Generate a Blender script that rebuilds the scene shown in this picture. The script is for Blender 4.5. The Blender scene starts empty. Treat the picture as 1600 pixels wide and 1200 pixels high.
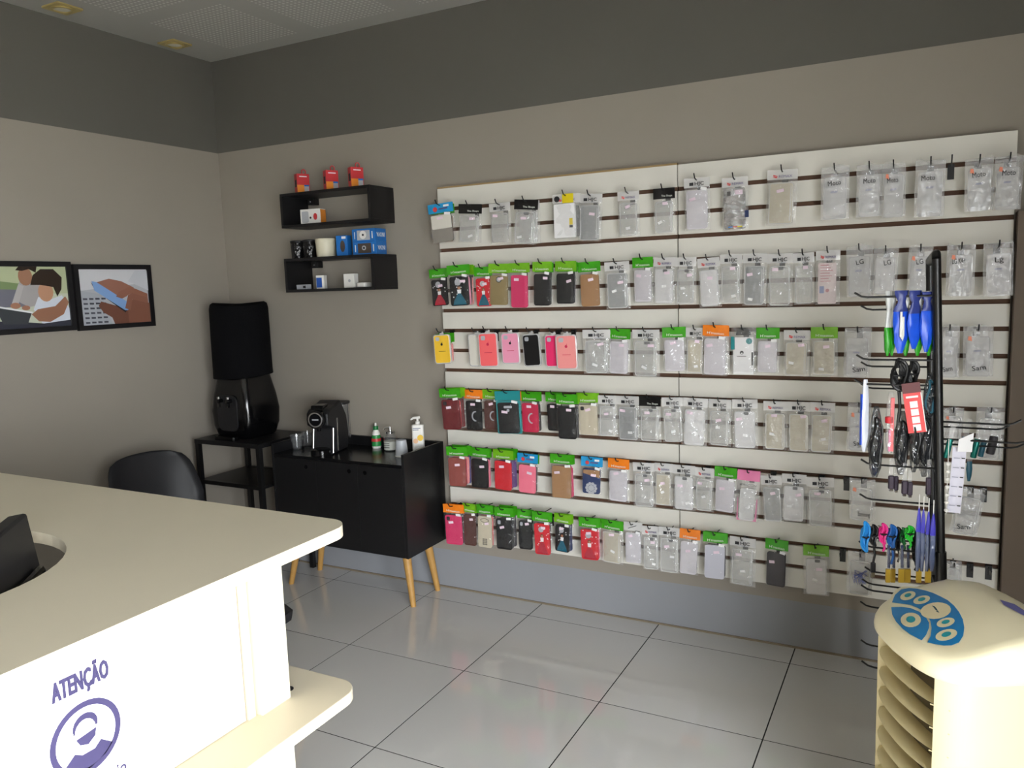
import bpy, math, random
from math import sin, cos, pi, radians
from mathutils import Vector, Matrix, Euler
random.seed(7)
SC = bpy.context.scene
COL = SC.collection

# ---------------------------------------------------------------- camera
F_PX = 1232.5
CAM = Vector((3.6948, -3.4129, 1.5945))
FW = Vector((-0.46379805, 0.87714966, -0.12449835))
RT = Vector((0.88546842, 0.46353995, -0.03280858))
UP = Vector((-0.02893192, 0.12545591, 0.99167724))
cam_data = bpy.data.cameras.new('camera')
cam_data.sensor_fit = 'HORIZONTAL'
cam_data.sensor_width = 36.0
cam_data.lens = F_PX * 36.0 / 1600.0
cam_data.clip_start = 0.05
cam = bpy.data.objects.new('camera', cam_data)
COL.objects.link(cam)
cam.matrix_world = Matrix.Translation(CAM) @ Matrix((RT, UP, -FW)).transposed().to_4x4()
SC.camera = cam

# ---------------------------------------------------------------- light and exposure
SKY = 34.0
EXPOSURE = -0.3
world = bpy.data.worlds.new('daylight'); SC.world = world
world.use_nodes = True
wn = world.node_tree.nodes
wn['Background'].inputs[0].default_value = (0.93, 0.97, 1.0, 1)
wn['Background'].inputs[1].default_value = SKY
SC.view_settings.view_transform = 'Standard'
SC.view_settings.look = 'None'
SC.view_settings.gamma = 1.0
SC.view_settings.use_curve_mapping = False
SC.view_settings.exposure = EXPOSURE
SC.cycles.transparent_max_bounces = 40
SC.cycles.max_bounces = 10
SC.cycles.diffuse_bounces = 6

XR = 4.75            # inner face of the shopfront side wall
YB = -6.4           # wall behind the camera
ZC = 2.923
WIN = (-6.2, -2.7, 0.02, 2.1)     # y0, y1, z0, z1 of the shopfront opening
pl = bpy.data.lights.new('shopfront_portal', 'AREA')
pl.shape = 'RECTANGLE'; pl.size = WIN[1] - WIN[0]; pl.size_y = WIN[3] - WIN[2]
pl.cycles.is_portal = True
po = bpy.data.objects.new('shopfront_portal', pl); COL.objects.link(po)
po.location = (XR + 0.02, (WIN[0] + WIN[1]) / 2, (WIN[2] + WIN[3]) / 2)
po.rotation_euler = Matrix(((0, 0, 1), (1, 0, 0), (0, 1, 0))).to_euler()   # -Z of the lamp points into the room (-X)

# ---------------------------------------------------------------- pixel helpers (1600 x 1200 frame)
def ray(px, py):
    return RT * ((px - 800) / F_PX) + UP * (-(py - 600) / F_PX) + FW
def hit(px, py, ax, val):
    d = ray(px, py); t = (val - CAM[ax]) / d[ax]
    return CAM + d * t

# ---------------------------------------------------------------- materials
def lin(c):
    return tuple(((v / 255) / 12.92 if v / 255 <= 0.04045 else ((v / 255 + 0.055) / 1.055) ** 2.4) for v in c) + (1,)
MATS = {}
def mat(name, rgb, rough=0.5, metal=0.0, alpha=1.0, var=0.0, scale=8.0, bump=0.0, bscale=60.0, coat=0.0, spec=0.5, trans=0.0):
    if name in MATS: return MATS[name]
    m = bpy.data.materials.new(name); m.use_nodes = True
    nt = m.node_tree; b = nt.nodes['Principled BSDF']
    c = lin(rgb)
    b.inputs['Base Color'].default_value = c
    b.inputs['Roughness'].default_value = rough
    b.inputs['Metallic'].default_value = metal
    b.inputs['Alpha'].default_value = alpha
    b.inputs['Specular IOR Level'].default_value = spec
    b.inputs['Coat Weight'].default_value = coat
    b.inputs['Transmission Weight'].default_value = trans
    tc = nt.nodes.new('ShaderNodeTexCoord')
    nz = nt.nodes.new('ShaderNodeTexNoise')
    nz.inputs['Scale'].default_value = scale; nz.inputs['Detail'].default_value = 4
    nt.links.new(tc.outputs['Object'], nz.inputs['Vector'])
    mx = nt.nodes.new('ShaderNodeMixRGB')
    v = max(var, 0.02)
    mx.inputs[1].default_value = tuple(x * (1 - v) for x in c[:3]) + (1,)
    mx.inputs[2].default_value = tuple(min(1, x * (1 + v)) for x in c[:3]) + (1,)
    nt.links.new(nz.outputs['Fac'], mx.inputs[0])
    nt.links.new(mx.outputs[0], b.inputs['Base Color'])
    if bump:
        n2 = nt.nodes.new('ShaderNodeTexNoise'); n2.inputs['Scale'].default_value = bscale
        nt.links.new(tc.outputs['Object'], n2.inputs['Vector'])
        bp = nt.nodes.new('ShaderNodeBump'); bp.inputs['Strength'].default_value = bump; bp.inputs['Distance'].default_value = 0.01
        nt.links.new(n2.outputs['Fac'], bp.inputs['Height']); nt.links.new(bp.outputs[0], b.inputs['Normal'])
    MATS[name] = m
    return m
def film(name, rgb, fac, gloss=0.35, bump=0.4, rough=0.18, bscale=30, base=0.04):
    """thin plastic film: mostly see-through, some haze, crinkled gloss"""
    if name in MATS: return MATS[name]
    m = bpy.data.materials.new(name); m.use_nodes = True
    nt = m.node_tree; nt.nodes.clear()
    out = nt.nodes.new('ShaderNodeOutputMaterial')
    tr = nt.nodes.new('ShaderNodeBsdfTransparent')
    df = nt.nodes.new('ShaderNodeBsdfDiffuse'); df.inputs[0].default_value = lin(rgb)
    gl = nt.nodes.new('ShaderNodeBsdfGlossy'); gl.inputs['Roughness'].default_value = rough
    gl.inputs[0].default_value = (0.9, 0.9, 0.9, 1)
    lw = nt.nodes.new('ShaderNodeLayerWeight'); lw.inputs[0].default_value = 0.25
    mr = nt.nodes.new('ShaderNodeMath'); mr.operation = 'MULTIPLY_ADD'; mr.inputs[1].default_value = gloss; mr.inputs[2].default_value = base
    m1 = nt.nodes.new('ShaderNodeMixShader'); m1.inputs[0].default_value = fac
    m2 = nt.nodes.new('ShaderNodeMixShader')
    tc = nt.nodes.new('ShaderNodeTexCoord')
    nz = nt.nodes.new('ShaderNodeTexNoise'); nz.inputs['Scale'].default_value = bscale; nz.inputs['Detail'].default_value = 2
    bp = nt.nodes.new('ShaderNodeBump'); bp.inputs['Strength'].default_value = bump; bp.inputs['Distance'].default_value = 0.02
    L = nt.links.new
    L(tc.outputs['Object'], nz.inputs['Vector']); L(nz.outputs['Fac'], bp.inputs['Height'])
    L(bp.outputs[0], gl.inputs['Normal'])
    L(tr.outputs[0], m1.inputs[1]); L(df.outputs[0], m1.inputs[2])
    L(lw.outputs['Facing'], mr.inputs[0]); L(mr.outputs[0], m2.inputs[0])
    L(m1.outputs[0], m2.inputs[1]); L(gl.outputs[0], m2.inputs[2])
    L(m2.outputs[0], out.inputs[0])
    MATS[name] = m
    return m

# ---------------------------------------------------------------- mesh builder
class MB:
    def __init__(s): s.v = []; s.f = []; s.m = []; s.M = Matrix.Identity(4)
    def add(s, vs, fs, mi=0):
        o = len(s.v); s.v += [tuple(s.M @ Vector(p)) for p in vs]
        s.f += [tuple(i + o for i in f) for f in fs]; s.m += [mi] * len(fs); return s
    def box(s, x0, x1, y0, y1, z0, z1, mi=0):
        return s.add([(x0,y0,z0),(x1,y0,z0),(x1,y1,z0),(x0,y1,z0),(x0,y0,z1),(x1,y0,z1),(x1,y1,z1),(x0,y1,z1)],
                     [(0,3,2,1),(4,5,6,7),(0,1,5,4),(1,2,6,5),(2,3,7,6),(3,0,4,7)], mi)
    def prism(s, pts, y0, y1, mi=0, axis='y'):
        """2D outline (counter-clockwise) extruded along an axis; y: pts are (x,z); z: pts are (x,y); x: pts are (y,z)"""
        n = len(pts)
        def w(p, t):
            return (p[0], t, p[1]) if axis == 'y' else ((p[0], p[1], t) if axis == 'z' else (t, p[0], p[1]))
        vs = [w(p, y0) for p in pts] + [w(p, y1) for p in pts]
        fs = [tuple(range(n)), tuple(range(2*n-1, n-1, -1))] + [(i, i+n, (i+1) % n + n, (i+1) % n) for i in range(n)]
        if axis != 'y': fs = [tuple(reversed(f)) for f in fs]
        return s.add(vs, fs, mi)
    def tube(s, path, r, n=8, mi=0, cap=True):
        path = [Vector(p) for p in path]; rs = r if isinstance(r, (list, tuple)) else [r] * len(path)
        vs = []; prev = None
        for i, p in enumerate(path):
            d = (path[min(i+1, len(path)-1)] - path[max(i-1, 0)]).normalized()
            if prev is None:
                a = d.orthogonal().normalized()
            else:
                a = (prev - d * prev.dot(d)); a = a.normalized() if a.length > 1e-6 else d.orthogonal().normalized()
            prev = a; b = d.cross(a)
            vs += [tuple(p + (a * cos(2*pi*k/n) + b * sin(2*pi*k/n)) * rs[i]) for k in range(n)]
        fs = [(i*n+k, i*n+(k+1) % n, (i+1)*n+(k+1) % n, (i+1)*n+k) for i in range(len(path)-1) for k in range(n)]
        if cap: fs += [tuple(range(n-1, -1, -1)), tuple(range((len(path)-1)*n, len(path)*n))]
        return s.add(vs, fs, mi)
    def lathe(s, prof, n=20, c=(0,0,0), mi=0, ring=False):
        if ring: prof = list(prof) + [prof[0]]
        vs = [(c[0]+r*cos(2*pi*k/n), c[1]+r*sin(2*pi*k/n), c[2]+z) for r, z in prof for k in range(n)]
        fs = [(i*n+k, i*n+(k+1) % n, (i+1)*n+(k+1) % n, (i+1)*n+k) for i in range(len(prof)-1) for k in range(n)]
        if not ring: fs += [tuple(range(n-1, -1, -1)), tuple(range((len(prof)-1)*n, len(prof)*n))]
        return s.add(vs, fs, mi)
    def loft(s, rings, mi=0, cap=True):
        n = len(rings[0]); vs = [p for r in rings for p in r]
        fs = [(i*n+k, i*n+(k+1) % n, (i+1)*n+(k+1) % n, (i+1)*n+k) for i in range(len(rings)-1) for k in range(n)]
        if cap: fs += [tuple(range(n-1, -1, -1)), tuple(range((len(rings)-1)*n, len(rings)*n))]
        return s.add(vs, fs, mi)
    def grid(s, fn, nu, nv, mi=0):
        vs = [fn(i/nu, j/nv) for j in range(nv+1) for i in range(nu+1)]
        fs = [(j*(nu+1)+i, j*(nu+1)+i+1, (j+1)*(nu+1)+i+1, (j+1)*(nu+1)+i) for j in range(nv) for i in range(nu)]
        return s.add(vs, fs, mi)
    def mesh(s, name, mats, smooth=False):
        me = bpy.data.meshes.new(name); me.from_pydata(s.v, [], s.f)
        for m in (mats if isinstance(mats, (list, tuple)) else [mats]): me.materials.append(m)
        for p, mi in zip(me.polygons, s.m): p.material_index = mi; p.use_smooth = smooth
        if smooth and hasattr(me, 'set_sharp_from_angle'): me.set_sharp_from_angle(angle=radians(38))
        return me
    def build(s, name, mats, parent=None, smooth=False, loc=None, rot=None, bevel=0, seg=2):
        return link(name, s.mesh(name, mats, smooth), parent, loc, rot, bevel, seg)
def link(name, me, parent=None, loc=None, rot=None, bevel=0, seg=2):
    o = bpy.data.objects.new(name, me); COL.objects.link(o)
    if parent: o.parent = parent
    if loc is not None: o.location = loc
    if rot is not None: o.rotation_euler = rot
    if bevel:
        b = o.modifiers.new('bevel', 'BEVEL'); b.width = bevel; b.segments = seg; b.limit_method = 'ANGLE'
    return o
def box(name, m, parent, x0, x1, y0, y1, z0, z1, bevel=0):
    return MB().box(x0, x1, y0, y1, z0, z1).build(name, m, parent, bevel=bevel)
def tag(o, label, cat, group=None):
    o['label'] = label; o['category'] = cat
    if group: o['group'] = group
    return o
def thing(name, label, cat, loc=(0,0,0), rz=0.0, group=None, rot=None):
    o = bpy.data.objects.new(name, None); COL.objects.link(o); o.empty_display_size = 0.05
    o.location = loc; o.rotation_euler = rot if rot is not None else (0, 0, rz)
    return tag(o, label, cat, group)
def struct(o): o['kind'] = 'structure'; return o
def rrect(w, h, r, n=4, cx=0, cy=0):
    pts = []
    for (sx, sy, a0) in ((1,-1,-pi/2), (1,1,0), (-1,1,pi/2), (-1,-1,pi)):
        for k in range(n+1):
            a = a0 + (pi/2) * k / n
            pts.append((cx + sx*(w/2-r) + r*cos(a), cy + sy*(h/2-r) + r*sin(a)))
    return pts
def disc(cx, cy, rx, ry=None, n=16, a0=0.0):
    ry = rx if ry is None else ry
    return [(cx + rx*cos(a0+2*pi*k/n), cy + ry*sin(a0+2*pi*k/n)) for k in range(n)]
TXT = {}
def text_mesh(s, bold=0.0, space=1.0):
    """lettering as a flat mesh, centred, 1 unit high capitals"""
    if (s, bold) in TXT: return TXT[(s, bold)]
    space = 1.0 + 3.0*bold
    cu = bpy.data.curves.new('lettering', 'FONT'); cu.body = s; cu.resolution_u = 2; cu.offset = bold; cu.space_character = space
    cu.align_x = 'CENTER'; cu.extrude = 0.01
    ob = bpy.data.objects.new('lettering_source', cu); COL.objects.link(ob)
    bpy.context.view_layer.update()
    me = bpy.data.meshes.new_from_object(ob.evaluated_get(bpy.context.evaluated_depsgraph_get()))
    bpy.data.objects.remove(ob); bpy.data.curves.remove(cu)
    xs = [v.co.x for v in me.vertices]; w = max(xs) - min(xs); cx = (max(xs)+min(xs))/2
    for v in me.vertices: v.co.x -= cx
    TXT[(s, bold)] = (me, w); return TXT[(s, bold)]
def lettering(s, m, parent, loc, width, height, rot=(pi/2, 0, 0), bold=0.0, name='lettering'):
    me, w = text_mesh(s, bold)
    me2 = me.copy(); me2.materials.clear(); me2.materials.append(m)
    o = link(name, me2, parent, loc, rot)
    o.scale = (width / w, height / 0.7, 0.03)
    return o

# colours ---------------------------------------------------------------------------------
BLACK = mat('black_laminate', (17, 17, 19), 0.42, var=0.1)
BLACKM = mat('black_metal', (14, 14, 15), 0.38, var=0.1)
BLACKP = mat('black_gloss_plastic', (9, 9, 11), 0.16, var=0.05)
BLACKS = mat('black_satin_plastic', (22, 22, 25), 0.5, var=0.05)
CLOTH = mat('black_cloth', (12, 12, 14), 0.95, var=0.2, bump=0.3, bscale=300, spec=0.1)
WOOD = mat('honey_wood', (184, 140, 76), 0.45, var=0.14, scale=25)
CREAM = mat('cream_laminate', (216, 207, 186), 0.42, var=0.02)
WHITE = mat('white_plastic', (235, 233, 228), 0.4, var=0.02)
PAPER = mat('white_paper', (238, 237, 238), 0.7, var=0.01)
CHROME = mat('chrome', (205, 205, 208), 0.12, metal=1.0)
BEIGE = mat('beige_paint', (150, 143, 133), 0.82, var=0.035, scale=2.5, bump=0.04, bscale=220, spec=0.25)
GREYT = mat('dark_grey_paint', (98, 96, 90), 0.82, var=0.035, scale=2.5, bump=0.04, bscale=220, spec=0.25)
GREYB = mat('blue_grey_paint', (146, 148, 153), 0.8, var=0.04, scale=3, bump=0.04, bscale=220, spec=0.25)
GLASS = film('clear_glass', (240, 245, 245), 0.01, gloss=0.25, bump=0.0, rough=0.02)

# ================================================================ the room
def ceiling_material():
    m = bpy.data.materials.new('perforated_gypsum'); m.use_nodes = True
    nt = m.node_tree; b = nt.nodes['Principled BSDF']; L = nt.links.new
    b.inputs['Roughness'].default_value = 0.85
    tc = nt.nodes.new('ShaderNodeTexCoord'); sp = nt.nodes.new('ShaderNodeSeparateXYZ'); L(tc.outputs['Object'], sp.inputs[0])
    def math_(op, a, b_=None):
        n = nt.nodes.new('ShaderNodeMath'); n.operation = op
        for i, v in enumerate((a, b_)):
            if v is None: continue
            if isinstance(v, (int, float)): n.inputs[i].default_value = v
            else: L(v, n.inputs[i])
        return n.outputs[0]
    def cell(axis, off, period, inside):
        q = math_('SUBTRACT', sp.outputs[axis], off)
        f = math_('FRACT', math_('DIVIDE', q, period))
        return q, math_('LESS_THAN', f, inside)
    qx, mx_ = cell(0, 0.28, 0.625, 0.79); qy, my_ = cell(1, -0.635, 0.625, 0.83)
    def dot(q):
        f = math_('FRACT', math_('DIVIDE', q, 0.0247)); d = math_('SUBTRACT', f, 0.5); return math_('MULTIPLY', d, d)
    r = math_('LESS_THAN', math_('ADD', dot(qx), dot(qy)), 0.06)
    hole = math_('MULTIPLY', r, math_('MULTIPLY', math_('MULTIPLY', mx_, my_), math_('MULTIPLY', math_('GREATER_THAN', sp.outputs[0], 0.26), math_('LESS_THAN', sp.outputs[1], -0.10))))
    mx = nt.nodes.new('ShaderNodeMixRGB'); L(hole, mx.inputs[0])
    mx.inputs[1].default_value = lin((170, 169, 163)); mx.inputs[2].default_value = lin((206, 206, 200))
    L(mx.outputs[0], b.inputs['Base Color'])
    bp = nt.nodes.new('ShaderNodeBump'); bp.inputs['Strength'].default_value = 0.6; bp.inputs['Distance'].default_value = 0.006; bp.invert = True
    L(hole, bp.inputs['Height']); L(bp.outputs[0], b.inputs['Normal'])
    return m
T = 0.15
def banded_wall(name, along, length, face):
    """inner face painted in three bands; along: 'x' or 'y'"""
    mb = MB()
    zs = (0.0, 0.2105, 2.412, ZC)
    for i in range(3):
        if along == 'x': mb.box(-T, length, 0, T, zs[i], zs[i+1], i)
        else: mb.box(-T, 0, length, 0, zs[i], zs[i+1], i)
    return struct(mb.build(name, [GREYB, BEIGE, GREYT]))
banded_wall('wall_back', 'x', XR + T, 0)
banded_wall('wall_left', 'y', YB, 0)
BROWNW = mat('brown_wall_paint', (96, 84, 72), 0.8, var=0.04)
struct(box('wall_front', BROWNW, None, -T, XR + T, YB - T, YB, 0, ZC))
mb = MB()
mb.box(XR, XR + T, YB, WIN[0], 0, ZC); mb.box(XR, XR + T, WIN[1], 0, 0, ZC)
mb.box(XR, XR + T, WIN[0], WIN[1], 0, WIN[2]); mb.box(XR, XR + T, WIN[0], WIN[1], WIN[3], ZC)
struct(mb.build('wall_right', BROWNW))
struct(box('ceiling', ceiling_material(), None, -T, XR + T, YB - T, T, ZC, ZC + 0.1))
# shopfront glazing
win = bpy.data.objects.new('window_1', None); COL.objects.link(win); struct(win)
ALU = mat('aluminium_frame', (150, 150, 150), 0.35, metal=0.8)
win.location = (XR + 0.07, WIN[0], WIN[2])
wl, wh = WIN[1] - WIN[0], WIN[3] - WIN[2]
npan = 4
for i in range(npan + 1):
    y = wl * i / npan; box('mullion', ALU, win, -0.03, 0.03, max(0, y - 0.025), min(wl, y + 0.025), 0, wh)
box('frame_rail', ALU, win, -0.03, 0.03, 0, wl, 0, 0.05); box('frame_rail', ALU, win, -0.03, 0.03, 0, wl, wh - 0.05, wh)
for i in range(npan):
    box('glass_pane', GLASS, win, -0.003, 0.003, wl * i / npan + 0.025, wl * (i + 1) / npan - 0.025, 0.05, wh - 0.05)
struct(box('ground_outside', mat('pale_pavement', (190, 186, 178), 0.9, var=0.1), None, XR + T, XR + 14, YB - 9, 7, -0.12, -0.02))

# floor of large polished porcelain tiles, laid piece by piece on dark grout
def tile_material():
    m = mat('polished_porcelain', (212, 211, 209), 0.07, var=0.05, scale=1.3, spec=0.8)
    return m
TILE = tile_material()
floor = struct(box('floor', mat('dark_grout', (22, 20, 19), 0.95), None, -T, XR + T, YB - T, T, -0.05, -0.0006))
TS, TX, TY = 0.6052, 2.0203, -0.1555
G = 0.0024
full = None
xi = [0.0] + [TX + i * TS for i in range(-3, 6) if 0.02 < TX + i * TS < XR] + [XR]
yi = [0.0] + [TY - j * TS for j in range(0, 12) if TY - j * TS > YB] + [YB]
for i in range(len(xi) - 1):
    for j in range(len(yi) - 1):
        x0, x1, y1, y0 = xi[i] + G, xi[i+1] - G, yi[j] - G, yi[j+1] + G
        cxy = ((x0 + x1) / 2, (y0 + y1) / 2, 0)
        whole = abs(x1 - x0 - TS + 2*G) < 1e-4 and abs(y1 - y0 - TS + 2*G) < 1e-4
        if whole and full: me = full
        else:
            hw, hd = (x1 - x0) / 2, (y1 - y0) / 2
            me = MB().box(-hw, hw, -hd, hd, -0.009, 0.0).mesh('tile', TILE)
            if whole: full = me
        link('tile', me, floor, cxy)
# seam of old sealant between wall and floor
SEAL = mat('tan_sealant', (130, 117, 98), 0.7, var=0.25, scale=12)
struct(box('baseboard_back', SEAL, None, 0, XR, -0.006, 0, 0, 0.008))
struct(box('baseboard_left', SEAL, None, 0, 0.006, YB, -0.006, 0, 0.008))
# brown half-height partition closing the wall panel towards the shopfront
struct(box('partition', mat('brown_partition', (104, 90, 76), 0.6, var=0.05), None, 3.967, 4.45, -0.1, -0.001, 0, 1.795))

# ================================================================ recessed ceiling spots
GOLD = mat('brushed_gold', (190, 172, 112), 0.4, metal=0.3)
for (x, y, lab) in ((0.142, -0.98, 'square gold recessed ceiling spot above the left picture frame'),
                    (0.118, -0.345, 'square gold recessed ceiling spot nearest the room corner')):
    t = thing('ceiling_spot', lab, 'ceiling light', (x, y, ZC), group='recessed ceiling spots')
    mb = MB(); mb.prism(rrect(0.125, 0.125, 0.008), -0.007, 0.0, axis='z'); mb.build('trim_plate', GOLD, t)
    MB().lathe([(0.036, -0.0125), (0.047, -0.0125), (0.047, -0.0072), (0.036, -0.0072)], 24, ring=True).build('lamp_ring', GOLD, t, True)
    MB().lathe([(0.0, -0.010), (0.022, -0.011), (0.035, -0.0075), (0.035, -0.0071)], 20).build('bulb', mat('frosted_bulb', (225, 222, 205), 0.25), t, True)

# ================================================================ slatted display panels
SLAT = mat('white_melamine_slat', (222, 219, 210), 0.42, var=0.015)
MDF = mat('brown_mdf_groove', (88, 62, 46), 0.8, var=0.12, scale=30)
TAN = mat('raw_mdf_edge', (158, 132, 92), 0.8, var=0.1)
YP = -0.035
PX = (1.5257, 2.7345, 3.9588)
Z0S = 1.9768
for k, lab in enumerate(('white slatted display panel on the wall beside the black sideboard',
                         'white slatted display panel next to the brown partition')):
    x0, x1 = (PX[0], PX[1]) if k == 0 else (PX[1] + 0.005, PX[2])
    t = thing('slatwall_panel', lab, 'display panel', (x0, 0, 0.2852), group='slatted wall panels')
    w = x1 - x0
    box('backing', MDF, t, 0, w, YP + 0.013, -0.003, 0.0, 2.0774 - 0.2852)
    for n in range(18):
        zt = (2.0774 if n == 0 else Z0S - 0.1 * (n - 1) - 0.009) - 0.2852
        zb = (0.2852 if n == 17 else Z0S - 0.1 * n + 0.009) - 0.2852
        box('slat', SLAT, t, 0, w, YP, YP + 0.013, zb, zt)
    if k == 0: box('top_edge', TAN, t, 0, w, YP, -0.003, 2.0774 - 0.2852, 2.0774 - 0.2852 + 0.008)

# ================================================================ reception counter
ct = thing('reception_counter', 'cream laminate reception counter with rounded top and notice on its front', 'counter', (2.0, -3.3, 0))
def rounded_slab(name, m, x0, x1, y0, y1, z0, z1, r, hole=None):
    """slab with rounded far right corner, optional round hole (cx, cy, rad)"""
    pts = [(x0, y0), (x1, y0)] + [(x1 - r + r*cos(a), y1 - r + r*sin(a)) for a in [pi/2*k/8 for k in range(9)]] + [(x0, y1)]
    mb = MB()
    ox, oy = 2.0, -3.3
    if not hole:
        mb.prism([(p[0]-ox, p[1]-oy) for p in pts], z0, z1, axis='z'); return mb.build(name, m, ct, bevel=0.002)
    import bmesh
    cx, cy, hr, ln = hole; n = 24
    inner = [(cx + hr*cos(pi*k/n), cy + hr*sin(pi*k/n)) for k in range(n+1)] + [(cx - hr*cos(pi*k/n), cy - ln - hr*sin(pi*k/n)) for k in range(n+1)]
    bm = bmesh.new()
    edges = []
    for loop in (pts, inner):
        vs = [bm.verts.new((p[0]-ox, p[1]-oy, z1)) for p in loop]
        edges += [bm.edges.new((vs[i], vs[(i+1) % len(vs)])) for i in range(len(vs))]
    r_ = bmesh.ops.triangle_fill(bm, use_beauty=True, use_dissolve=False, edges=edges)
    faces = [f for f in bm.faces]
    ex = bmesh.ops.extrude_face_region(bm, geom=faces)
    bmesh.ops.translate(bm, vec=(0, 0, z0-z1), verts=[v for v in ex['geom'] if isinstance(v, bmesh.types.BMVert)])
    bmesh.ops.recalc_face_normals(bm, faces=bm.faces)
    me = bpy.data.meshes.new(name); bm.to_mesh(me); bm.free(); me.materials.append(m)
    return link(name, me, ct)
YF = -2.118
rounded_slab('worktop', CREAM, 1.15, 2.612, -4.6, YF, 1.075, 1.10, 0.055, (2.025, -2.72, 0.285, 0.35))
rounded_slab('desk_board', CREAM, 1.25, 2.612, -4.6, YF, 0.705, 0.73, 0.055)
cx0, cy0 = 2.0, -3.3
def cbox(name, m, x0, x1, y0, y1, z0, z1, bevel=0.0): return box(name, m, ct, x0-cx0, x1-cx0, y0-cy0, y1-cy0, z0, z1, bevel)
cbox('end_post', CREAM, 2.35, 2.505, -2.31, -2.229, 0.73, 1.075)
EDGE = mat('gap_edge_brown', (120, 96, 66), 0.8)
cbox('panel_gap_edge', EDGE, 2.46, 2.4875, -2.3385, -2.3372, 0.731, 1.074)  # brown board-edge strip; also puts the dark line of the gap into colour
cbox('edge_strip', CREAM, 2.46, 2.492, -2.335, -2.316, 0.73, 1.075)
cbox('front_panel', CREAM, 2.46, 2.488, -4.6, -2.3386, 0.731, 1.074)
cbox('lower_end_post', CREAM, 1.3, 2.505, -2.31, -2.229, 0.0, 0.705)
cbox('lower_front_panel', CREAM, 2.46, 2.488, -4.6, -2.316, 0.0, 0.705)
cbox('side_panel', CREAM, 1.3, 2.46, -2.254, -2.24, 0.73, 1.075) if False else None
mbh = MB().lathe([(0.0, 0.0), (0.012, 0.0), (0.012, 0.0012), (0.0, 0.0012)], 14)
mbh.build('cable_hole_cap', BLACKS, ct, loc=(2.475 - cx0, -2.205 - cy0, 0.73))

# notice taped on the counter front
nt_w, nt_h = 0.174, 0.246
poster = thing('notice_poster', 'white notice reading ATENÇÃO with masked face taped on counter front', 'poster', (2.4885, -2.762, 1.012 - nt_h))
INK = mat('violet_ink', (58, 52, 92), 0.7)
box('sheet', PAPER, poster, 0, 0.0006, 0, nt_w, 0, nt_h)
RX = (pi/2, 0, pi/2)
for dx, dy, dz in ((0.0009, -0.0008, 0), (0.0015, 0.0008, 0), (0.0021, 0, 0.0007)): lettering('ATENÇÃO', INK, poster, (dx, nt_w*0.52 + dy, nt_h*0.80 + dz), nt_w*0.56, 0.031, RX, bold=0.022)
lettering('obrigatório', INK, poster, (0.0009, nt_w*0.56, nt_h*0.075), nt_w*0.66, 0.019, RX, bold=0.02)
def flat(name, pts, m, parent, x=0.0009, ring=None):
    """flat printed shape on the +X face; pts (y,z)"""
    mb = MB()
    if ring:
        n = len(pts); mb.add([(x, *p) for p in pts] + [(x, *p) for p in ring], [(k, (k+1) % n, n+(k+1) % n, n+k) for k in range(n)])
    else: mb.add([(x, *p) for p in pts], [tuple(range(len(pts)))])
    return mb.build(name, m, parent)
pc = (nt_w*0.52, nt_h*0.46)
flat('printed_circle', disc(*pc, 0.062, n=40), INK, poster, ring=disc(*pc, 0.052, n=40))
flat('printed_hair', [(pc[0]+0.022*cos(a), pc[1]+0.020+0.022*sin(a)) for a in [pi*k/10 for k in range(-1, 12)]], INK, poster)
flat('printed_face', disc(pc[0]-0.001, pc[1]+0.012, 0.018, 0.020, 18), PAPER, poster, 0.0011)
flat('printed_mask', [(pc[0]-0.018, pc[1]+0.004), (pc[0]-0.012, pc[1]-0.008), (pc[0]+0.002, pc[1]-0.013), (pc[0]+0.015, pc[1]-0.004), (pc[0]+0.018, pc[1]+0.009), (pc[0]-0.004, pc[1]+0.006)], INK, poster, 0.0013)
flat('printed_shirt', [(pc[0]-0.042, pc[1]-0.034), (pc[0]-0.030, pc[1]-0.045), (pc[0], pc[1]-0.055), (pc[0]+0.030, pc[1]-0.045), (pc[0]+0.044, pc[1]-0.032), (pc[0]+0.024, pc[1]-0.016), (pc[0]+0.012, pc[1]-0.026), (pc[0]-0.010, pc[1]-0.026), (pc[0]-0.022, pc[1]-0.018)], INK, poster)
mb = MB(); e = 0.0008
for (a, b, c, d) in ((0, nt_w, 0, e), (0, nt_w, nt_h-e, nt_h), (0, e, 0, nt_h), (nt_w-e, nt_w, 0, nt_h)): mb.box(0.0006, 0.0009, a, b, c, d)
mb.build('printed_border', mat('grey_print', (190, 186, 196), 0.7), poster)

# monitor standing on the desk board, its top showing through the round opening
md = Vector((-0.682, 0.731, 0)); mn = Vector((0.731, 0.682, 0))   # width direction, back normal
mon = thing('monitor', 'black computer monitor seen from behind, sunk in the round counter opening', 'monitor', (2.215, -2.60, 0.73))
mon.rotation_euler = (0, 0, math.atan2(md.y, md.x))
# local x along width, local -y is the back side facing the customer
mb = MB(); mb.M = Matrix.Translation((0.0, 0.0, 0.09)) @ Matrix.Rotation(radians(-7), 4, 'X')
mb.box(-0.14, 0.185, -0.012, 0.026, 0.0, 0.345); mb.build('screen_housing', BLACKS, mon, bevel=0.006)
mb = MB(); mb.M = Matrix.Translation((0.0, 0.0, 0.09)) @ Matrix.Rotation(radians(-7), 4, 'X')
mb.box(-0.11, 0.155, -0.032, -0.012, 0.03, 0.24); mb.build('rear_cover', BLACKP, mon, bevel=0.012)
box('stand_neck', BLACKS, mon, -0.03, 0.06, -0.03, 0.0, 0.012, 0.16, 0.004)
MB().lathe([(0.11, 0), (0.11, 0.008), (0.06, 0.014), (0, 0.016)], 28).build('stand_foot', BLACKS, mon, True, loc=(0.02, 0, 0))
mb = MB(); mb.M = Matrix.Translation((0.0, 0.0, 0.09)) @ Matrix.Rotation(radians(-7), 4, 'X')
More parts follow.
